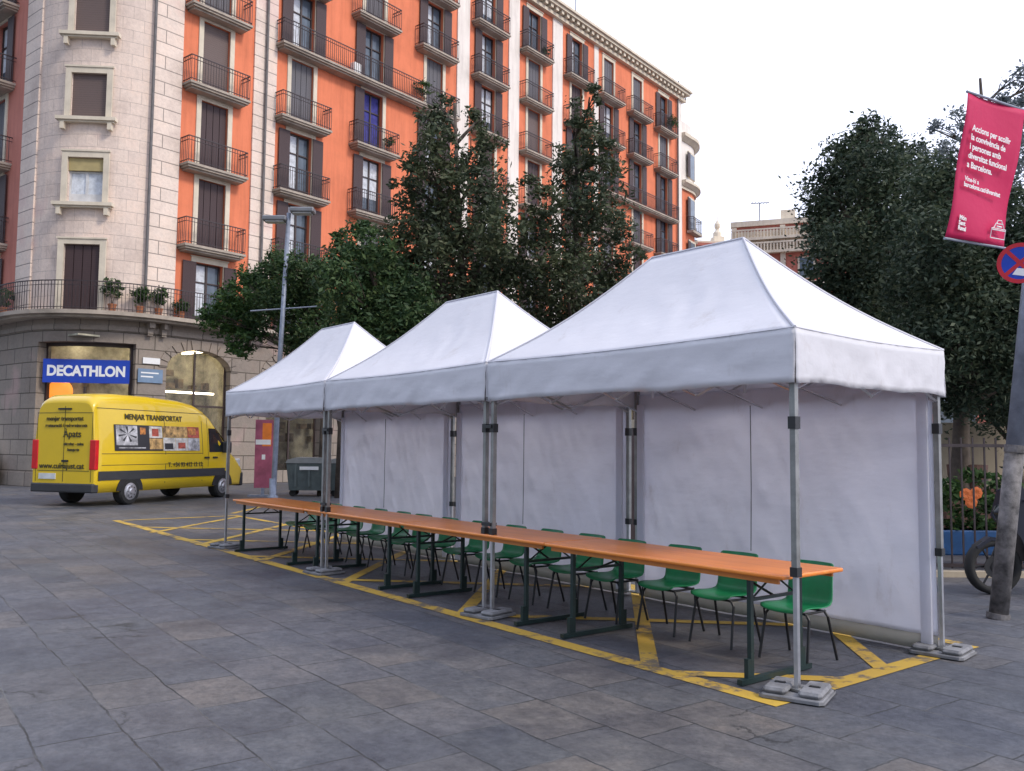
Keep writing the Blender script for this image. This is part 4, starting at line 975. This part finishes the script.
# ------------------------------------------------------------------ lamp post
lp = empty('street_lamp', (-20.4, 5.35, 0), 0, 'tall grey lamp post with two flat lamp heads, left of the tents', 'street lamp')
ax = Vector((r0.x, r0.y, 0))
a = MB(); a.tube([(0, 0, 0), (.02, .02, .4), tuple(ax*.10+Vector((0, 0, 4))), tuple(ax*.24+Vector((0, 0, 8.2)))], .085, 12, .06); a.lathe([(.16, 0), (.16, .1), (.1, .14), (.1, .6)], 16); a.build('post', GALV, lp, smooth=True)
for dx, dz in ((-.36, 7.95), (.42, 8.2)):
    a = MB(); c_ = ax*(.22+dx); Tm = Matrix.Translation((c_.x, c_.y, dz)) @ Matrix.Rotation(math.atan2(r0.y, r0.x), 4, 'Z')
    a.box(-.34, .34, -.2, .2, 0, .14, Tm, bev=.03); o = a.build('lamp_head', LAMPC, lp); a = MB(); a.box(-.26, .26, -.15, .15, -.03, -.001, Tm); a.build('lamp_glass', LAMPG, o)
a = MB(); q = ax*.17; a.tube([q-ax*.95+Vector((0, 0, 5.35)), q+ax*.95+Vector((0, 0, 5.5))], .022, 6); a.build('cross_arm', GALV, lp)

# ------------------------------------------------------------------ recycling bins, banner stand by the shop
def make_bin():
    r_ = empty('waste_container')
    a = MB(); rg = []
    a.add([(-.6, -.42, .18), (.6, -.42, .18), (.6, .42, .18), (-.6, .42, .18), (-.68, -.52, 1.0), (.68, -.52, 1.0), (.68, .52, 1.0), (-.68, .52, 1.0)], [(3, 2, 1, 0), (0, 1, 5, 4), (1, 2, 6, 5), (2, 3, 7, 6), (3, 0, 4, 7), (4, 5, 6, 7)])
    for x in (-.4, 0, .4): a.box(x-.03, x+.03, -.53, -.44, .3, .98)
    a.build('tub', BIN, r_)
    a = MB(); a.prism([(-.7, 1.002), (.7, 1.002), (.66, 1.1), (.4, 1.17), (-.4, 1.17), (-.66, 1.1)], -.55, .55); a.build('lid', BINL, r_)
    a = MB(); a.box(-.28, .28, -.552, -.531, .80, .90); a.build('label_plate', WHITE, r_)
    for x in (-.5, .5):
        for y in (-.32, .32):
            a = MB(); a.lathe([(.1, -.03), (.1, .03)], 14, Matrix.Translation((x, y, .1)) @ Matrix.Rotation(pi/2, 4, 'X')); a.box(x-.03, x+.03, y-.05, y+.05, .12, .18); a.build('castor', TYRE, r_)
    return r_
bn = make_bin(); rzb = math.atan2(r0.y, r0.x)+.1
for i, (px, D, lb) in enumerate(((311, 27.0, 'grey waste container with a pale lid, left one behind the far tent'), (352, 27.2, 'grey waste container with a pale lid, right one half hidden by the tent wall'))):
    o = bn if i == 0 else copy_tree(bn); q = at(px, 480, D); o.location = (q.x, q.y, .002); o.rotation_euler.z = rzb; tag(o, lb, 'waste container', 'waste containers behind the far tent')
q = at(263, 480, 26.5); r_ = empty('poster_stand', (q.x, q.y, 0), rzb, 'pink and orange poster stand seen under the far tent roof', 'poster stand')
a = MB(); a.box(-.26, .26, -.03, .03, .25, 2.3); a.build('poster', PINKP, r_); a = MB(); a.box(-.05, .22, -.036, -.031, 1.5, 2.2); a.build('orange_field', ORB, r_); a = MB(); a.box(-.24, .2, -.041, -.0365, 1.55, 1.7); a.build('white_patch', WHITE, r_); a = MB(); a.box(-.05, .05, -.04, -.031, 1.1, 1.25); a.build('white_patch', WHITE, r_)
a = MB(); a.box(-.4, .4, -.25, .25, 0, .05); a.box(-.05, .05, -.03, .03, .05, .25); a.build('stand', GALV, r_)

# ------------------------------------------------------------------ sign post, traffic sign, banner
base = at(998, 618, 8.17); base.z = 0
topp = at(1036, 235, 8.3); dirp = (topp-base).normalized(); pt = base+dirp*5.4
root = empty('sign_post', base, 0, 'leaning blue-grey steel post at the right edge with a scuffed base', 'post')
a = MB(); a.tube([(0, 0, -.02), dirp*1.6], .083, 20); a.build('lower_sleeve', RUSTY, root, smooth=True)
a = MB(); a.tube([dirp*1.58, dirp*5.4], .078, 20); a.build('shaft', GALV, root, smooth=True)
for c0_, c1_, cr0 in ((1.55, 1.62, .09), (0, .05, .10)): a = MB(); a.tube([dirp*c0_, dirp*c1_], cr0, 20); a.build('collar', RUSTY, root)
e = Vector((.19, .98, 0)).normalized()
BL = at(945, 237, 7.75); TLc = at(967, 93, 7.75)
Wd = .83; e_t = e
# make right edge sit next to the post
BR = BL+e*Wd; TR = TLc+e*Wd
br_ = empty('street_banner', BL, 0, 'magenta fabric banner with white lettering hanging at the right edge', 'banner')
def bp_(i, j, o=0.0):
    p = BL.lerp(BR, i).lerp(TLc.lerp(TR, i), j)-BL; nn = e.cross((TLc-BL).normalized())
    p += nn*(.02*sin(i*4+j*3)+.012*sin(j*9+i*2)+o); return p
a = MB(); a.grid(lambda i, j: bp_(i, j), 14, 24); a.build('fabric', MAG, br_, smooth=True, solid=.003)
a = MB(); upv = (TLc-BL).normalized()
for Q, k_ in ((BL, -.012), (TLc, .012)):
    a = MB(); s_ = Q-BL+upv*k_; a.tube([s_-e*.005, (base+dirp*((Q.z+upv.z*k_-base.z)/dirp.z))-BL], .012, 8); a.build('banner_arm', GALV, br_)
nn = e.cross(upv).normalized()
if nn.dot(CAM-BL) < 0: nn = -nn
xx = e if e.dot(right) > 0 else -e
Rm = Matrix((xx, upv, xx.cross(upv))).transposed().to_4x4()
sgn = 1 if xx.cross(upv).dot(CAM-BL) > 0 else -1
def btext(s, size, u, v, **k):
    o = text(s, size, SIGNW, br_, (0, 0, 0), (0, 0, 0), align='LEFT', **k); p = BL.lerp(BR, u).lerp(TLc.lerp(TR, u), v)-BL
    o.matrix_local = Matrix.Translation(p+xx.cross(upv)*sgn*.045) @ Rm; return o
for i, s in enumerate(('Accions per acollir', 'la convivència de', 'i persones amb', 'diversitat funcional', 'a Barcelona.')): btext(s, .076, .10, .765-.063*i, bold=.0016, ext=.001)
btext('Vine-hi a', .058, .10, .415, bold=.001, ext=.001); btext('barcelona.cat/diversitat', .058, .10, .375, bold=.0014, ext=.001)
for i, s in enumerate(('Món', 'Sant', 'Raval')): btext(s, .055, .11, .145-.036*i, bold=.0016, ext=.001)
# emblem: outlined basket with small dome
a = MB()
def bq(u, v): 
    p = BL.lerp(BR, u).lerp(TLc.lerp(TR, u), v)-BL; return p+xx.cross(upv)*sgn*.045
def bl(pts, r=.005):
    a.tube([bq(*q) for q in pts], r, 5)
bl([(.66, .045), (.9, .045), (.9, .115), (.66, .115), (.66, .045)]); bl([(.69, .115), (.72, .15), (.84, .15), (.87, .115)]); bl([(.73, .15), (.75, .175), (.81, .175), (.83, .15)]); bl([(.66, .105), (.9, .105)]); bl([(.74, .13), (.82, .13)], .008)
a.build('emblem', SIGNW, br_)
# no stopping sign
sp = at(1020, 263, 7.92); sr = empty('traffic_sign', sp, 0, 'round blue and red no-stopping sign on the leaning post', 'traffic sign')
zf = (CAM-sp).normalized(); zf.z = 0; zf.normalize(); xf = Vector((0, 0, 1)).cross(zf).normalized(); xf = (xf*cos(.08)+Vector((0, 0, 1))*-sin(.08)); yf = zf.cross(xf)
Sm = Matrix((xf, yf, zf)).transposed().to_4x4()
SR = .30/2+.035
REDS = mat('sign_red', (.55, .015, .03), .35, var=.1); BLUS = mat('sign_blue', (.01, .05, .45), .35, var=.1)
def dsc(mb, r1, r2, z0, z1, n=36):
    mb.lathe([(r1, z0), (r2, z0), (r2, z1), (r1, z1)], n, Sm)
a = MB(); a.lathe([(SR, -.004), (SR, .0)], 36, Sm); a.build('disc', BLUS, sr)
a = MB(); a.lathe([(SR, .0005), (SR, .003), (SR*.8, .003), (SR*.8, .0005)], 36, Sm)
a.f = [f for f in a.f if len(f) == 4]; a.m = [0]*len(a.f); a.build('rim_band', REDS, sr)
a = MB(); 
for g_ in (pi/4, -pi/4):
    Tb = Sm @ Matrix.Rotation(g_, 4, 'Z'); a.box(-SR*.81, SR*.81, -.017, .017, .0006, .0025+(.0003 if g_ < 0 else 0), Tb)
a.build('cross_bar', REDS, sr)
a = MB(); a.add([(-.02, -.045, .0042), (.055, -.055, .0042), (.05, -.12, .0042), (-.055, -.105, .0042)], [(0, 3, 2, 1)], Sm); a.build('white_arrow', SIGNW, sr)
a = MB(); a.box(-.02, .16, -.02, .02, -.07, -.0045, Sm); a.build('bracket', GALV, sr)

# ------------------------------------------------------------------ fence, planter, motorbike at the right
fd = Vector((r0.x, r0.y, 0)).normalized(); fa = at(955, 560, 10.9); fa.z = 0; f0 = fa-fd*4.0; f1 = fa+fd*5.5
fr = empty('metal_fence', f0, math.atan2(fd.y, fd.x), 'dark vertical-bar metal fence behind the leaning post', 'fence'); FL = (f1-f0).length
a = MB(); n = int(FL/.145)
for i in range(n): x = i*.145+.05; a.box(x-.009, x+.009, -.009, .009, .10, 1.72)
a.build('bars', IRON, fr)
a = MB(); a.box(0, FL, -.02, .02, 1.60, 1.64); a.box(0, FL, -.02, .02, .12, .16); a.build('rail', IRON, fr)
for i in range(5): a = MB(); x = FL*i/4; a.box(x-.03, x+.03, -.03, .03, 0, 1.8); a.build('post', IRON, fr)
a = MB(); a.box(0, FL, -.08, .08, 0, .07); a.build('kerb', BEIGE, fr)
def near(px, D): q = at(px, 500, D); return Vector((q.x, q.y, 0))
rf_ = math.atan2(fd.y, fd.x)
tr_ = empty('flower_trough', near(972, 11.9), rf_, 'pale blue wooden trough with orange flowers behind the fence', 'planter')
a = MB(); a.box(-.75, .75, -.2, .2, .17, .50, bev=.02)
for lx in (-.65, .6): a.box(lx, lx+.05, -.15, .15, 0, .172); a.build('trough', BLUEP, tr_)
leaves(1500, [(-.4, 0, .95, .28), (0, 0, .98, .32), (.42, 0, .92, .28), (.1, 0, .72, .25), (-.3, 0, .7, .25), (.5, 0, .7, .2)], .055, rt, .12).build('foliage', LEAFG, tr_)
a = MB(); rq = random.Random(4)
for cx_, cz_ in ((-.24, .98), (-.1, 1.0), (-.17, .88)):
    for k_ in range(9):
        g_ = k_*2*pi/9; Tm = Matrix.Translation((cx_, -.30, cz_)) @ Matrix.Rotation(g_, 4, 'Y') @ Matrix.Translation((.045, 0, 0)); a.lathe([(.002, -.012), (.032, -.004), (.04, .006), (.002, .012)], 8, Tm @ Matrix.Rotation(pi/2, 4, 'X'))
a.build('flower', ORPET, tr_)
cr_ = empty('wooden_crate', near(975, 13.6), rf_, 'dark brown wooden planting box behind the fence under the trees', 'crate')
a = MB(); a.box(-.6, .6, -.35, .35, 0, .98)
for z in (.1, .4, .7): a.box(-.63, .63, -.38, -.352, z, z+.22)
a.build('box', BROWN, cr_)
ba_ = empty('wooden_barrel', near(968, 13.6)+Vector((0, 0, .982)), rf_, 'half barrel of dark brown wood on the planting box', 'barrel')
a = MB(); a.lathe([(.23, 0), (.28, .2), (.29, .36), (.26, .36), (.25, .2), (.2, .05)], 20); a.build('staves', BROWN, ba_); a = MB(); a.lathe([(.271, .1), (.283, .1), (.288, .14), (.272, .14)], 20); a.build('hoop', IRON, ba_)
q = near(985, 20); a = MB(); a.box(-9, 9, 0, .3, 0, 2.2); o = a.build('garden_wall', BEIGE, None, loc=q, rot=(0, 0, rf_)); tag(o, 'low beige wall beyond the fence at the right', 'wall')
q = near(985, 34); bb_ = empty('brick_building', q, rf_, 'dark brick building glimpsed behind the evergreens at the right', 'building')
a = MB(); a.box(-10, 16, 0, 8, 0, 6.0); a.build('wall', REDBR, bb_)
for i in range(7): a = MB(); a.box(-8.5+3.4*i, -7.1+3.4*i, -.05, .02, 1.5, 3.6); a.build('window', PANE, bb_)

mroot = empty('motorbike', near(991, 9.62), rf_, 'dark blue motorbike cut by the right edge behind the leaning post', 'motorbike')
def wheel_(x):
    Tm = Matrix.Translation((x, 0, .3)) @ Matrix.Rotation(pi/2, 4, 'X')
    a = MB(); a.lathe([(.22, -.05), (.27, -.06), (.30, -.03), (.30, .03), (.27, .06), (.22, .05), (.22, -.05)], 28, Tm); a.f = [f for f in a.f if len(f) == 4]; a.m = [0]*len(a.f); o = a.build('wheel', TYRE, mroot, smooth=True)
    a = MB()
    for k_ in range(6): g_ = k_*pi/3; a.tube([(x, 0, .3), (x+.225*cos(g_), 0, .3+.225*sin(g_))], .012, 5)
    a.lathe([(.05, -.06), (.05, .06)], 12, Tm); a.lathe([(.12, .045), (.12, .05)], 20, Tm); a.build('spokes', BLACKP, o)
wheel_(0); wheel_(1.32)
a = MB(); a.tube([(0, -.075, .3), (.16, -.075, .68), (.27, -.06, .98)], .02, 8); a.tube([(0, .075, .3), (.16, .075, .68), (.27, .06, .98)], .02, 8); a.build('fork', BLACKP, mroot)
a = MB(); a.prism([(-.2, .52), (-.05, .62), (.14, .6), (.14, .57), (-.04, .585), (-.18, .49)], -.06, .06); a.build('mudguard', BIKE, mroot)
a = MB(); a.tube([(.34, -.36, 1.02), (.28, -.2, 1.03), (.27, 0, .99), (.28, .2, 1.03), (.34, .36, 1.02)], .014, 8); a.build('handlebar', CHROME, mroot)
a = MB(); a.prism([(.06, .84), (.14, 1.12), (.26, 1.18), (.38, 1.0), (.52, .74), (.50, .42), (.34, .36), (.24, .62)], -.14, .14); a.build('fairing', BIKE, mroot)
a = MB(); a.prism([(.36, .72), (.42, .93), (.62, .96), (.84, .82), (.8, .66), (.5, .62)], -.13, .13); a.build('tank', BIKE, mroot)
a = MB(); a.prism([(.8, .74), (.86, .82), (1.2, .84), (1.55, .92), (1.55, .86), (1.2, .72)], -.12, .12); a.build('saddle', SEATB, mroot)
a = MB(); a.prism([(.45, .3), (.42, .6), (.8, .62), (.95, .5), (.9, .28), (.6, .22)], -.14, .14); a.tube([(.8, .0, .4), (1.32, .08, .3)], .025, 6); a.tube([(.95, .1, .7), (1.3, .1, .34)], .02, 6); a.build('engine', SEATB, mroot)
a = MB(); a.tube([(.5, -.15, .28), (.9, -.17, .24), (1.45, -.17, .4)], .035, 8, .05); a.build('exhaust', CHROME, mroot)
a = MB(); a.tube([(.7, .1, .3), (.6, .26, .0)], .012, 6); a.build('side_stand', CHROME, mroot)
a = MB(); a.lathe([(.02, -.06), (.085, -.02), (.09, .03)], 16, Matrix.Translation((.08, 0, .88)) @ Matrix.Rotation(pi/2, 4, 'Y')); a.build('headlamp', GLASSD, mroot)

# ------------------------------------------------------------------ light
SUN_EL = 40.0; SUN_AZ_DIR = Vector((1.0, .38, 0)).normalized()   # horizontal direction towards the sun
wd = bpy.data.worlds.new('World'); S.world = wd; wd.use_nodes = True; nt = wd.node_tree
bg = nt.nodes['Background']; sky = nt.nodes.new('ShaderNodeTexSky'); sky.sky_type = 'NISHITA'; sky.sun_disc = False
sky.sun_elevation = radians(SUN_EL); sky.sun_rotation = math.atan2(SUN_AZ_DIR.x, SUN_AZ_DIR.y); sky.air_density = 1.0; sky.dust_density = 3.0; sky.ozone_density = 1.0
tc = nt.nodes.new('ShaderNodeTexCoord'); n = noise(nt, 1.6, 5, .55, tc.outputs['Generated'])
# cloud split added for the light: dim south darkens valances, cloud overhead brightens roofs
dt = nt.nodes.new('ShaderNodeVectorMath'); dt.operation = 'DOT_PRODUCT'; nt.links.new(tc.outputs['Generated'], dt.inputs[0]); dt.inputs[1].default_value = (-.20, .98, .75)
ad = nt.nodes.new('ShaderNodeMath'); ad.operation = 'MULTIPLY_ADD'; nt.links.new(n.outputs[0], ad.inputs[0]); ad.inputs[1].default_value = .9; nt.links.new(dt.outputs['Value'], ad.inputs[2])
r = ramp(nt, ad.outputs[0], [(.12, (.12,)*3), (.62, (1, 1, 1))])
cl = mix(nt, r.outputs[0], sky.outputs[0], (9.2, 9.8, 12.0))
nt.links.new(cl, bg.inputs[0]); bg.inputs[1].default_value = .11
sl = bpy.data.lights.new('sun', 'SUN'); sl.energy = 1.5; sl.angle = radians(12); sl.color = (1, .90, .76)
so = bpy.data.objects.new('sun', sl); C.objects.link(so)
sd = -(SUN_AZ_DIR*cos(radians(SUN_EL))+Vector((0, 0, sin(radians(SUN_EL)))))
so.rotation_euler = sd.to_track_quat('-Z', 'Y').to_euler(); so.location = (0, 0, 40)
S.view_settings.view_transform = 'Standard'; S.view_settings.look = 'None'; S.view_settings.exposure = 0.48; S.view_settings.gamma = 1; S.view_settings.use_curve_mapping = False
S.render.engine = 'CYCLES'; S.render.resolution_x = 1024; S.render.resolution_y = 771
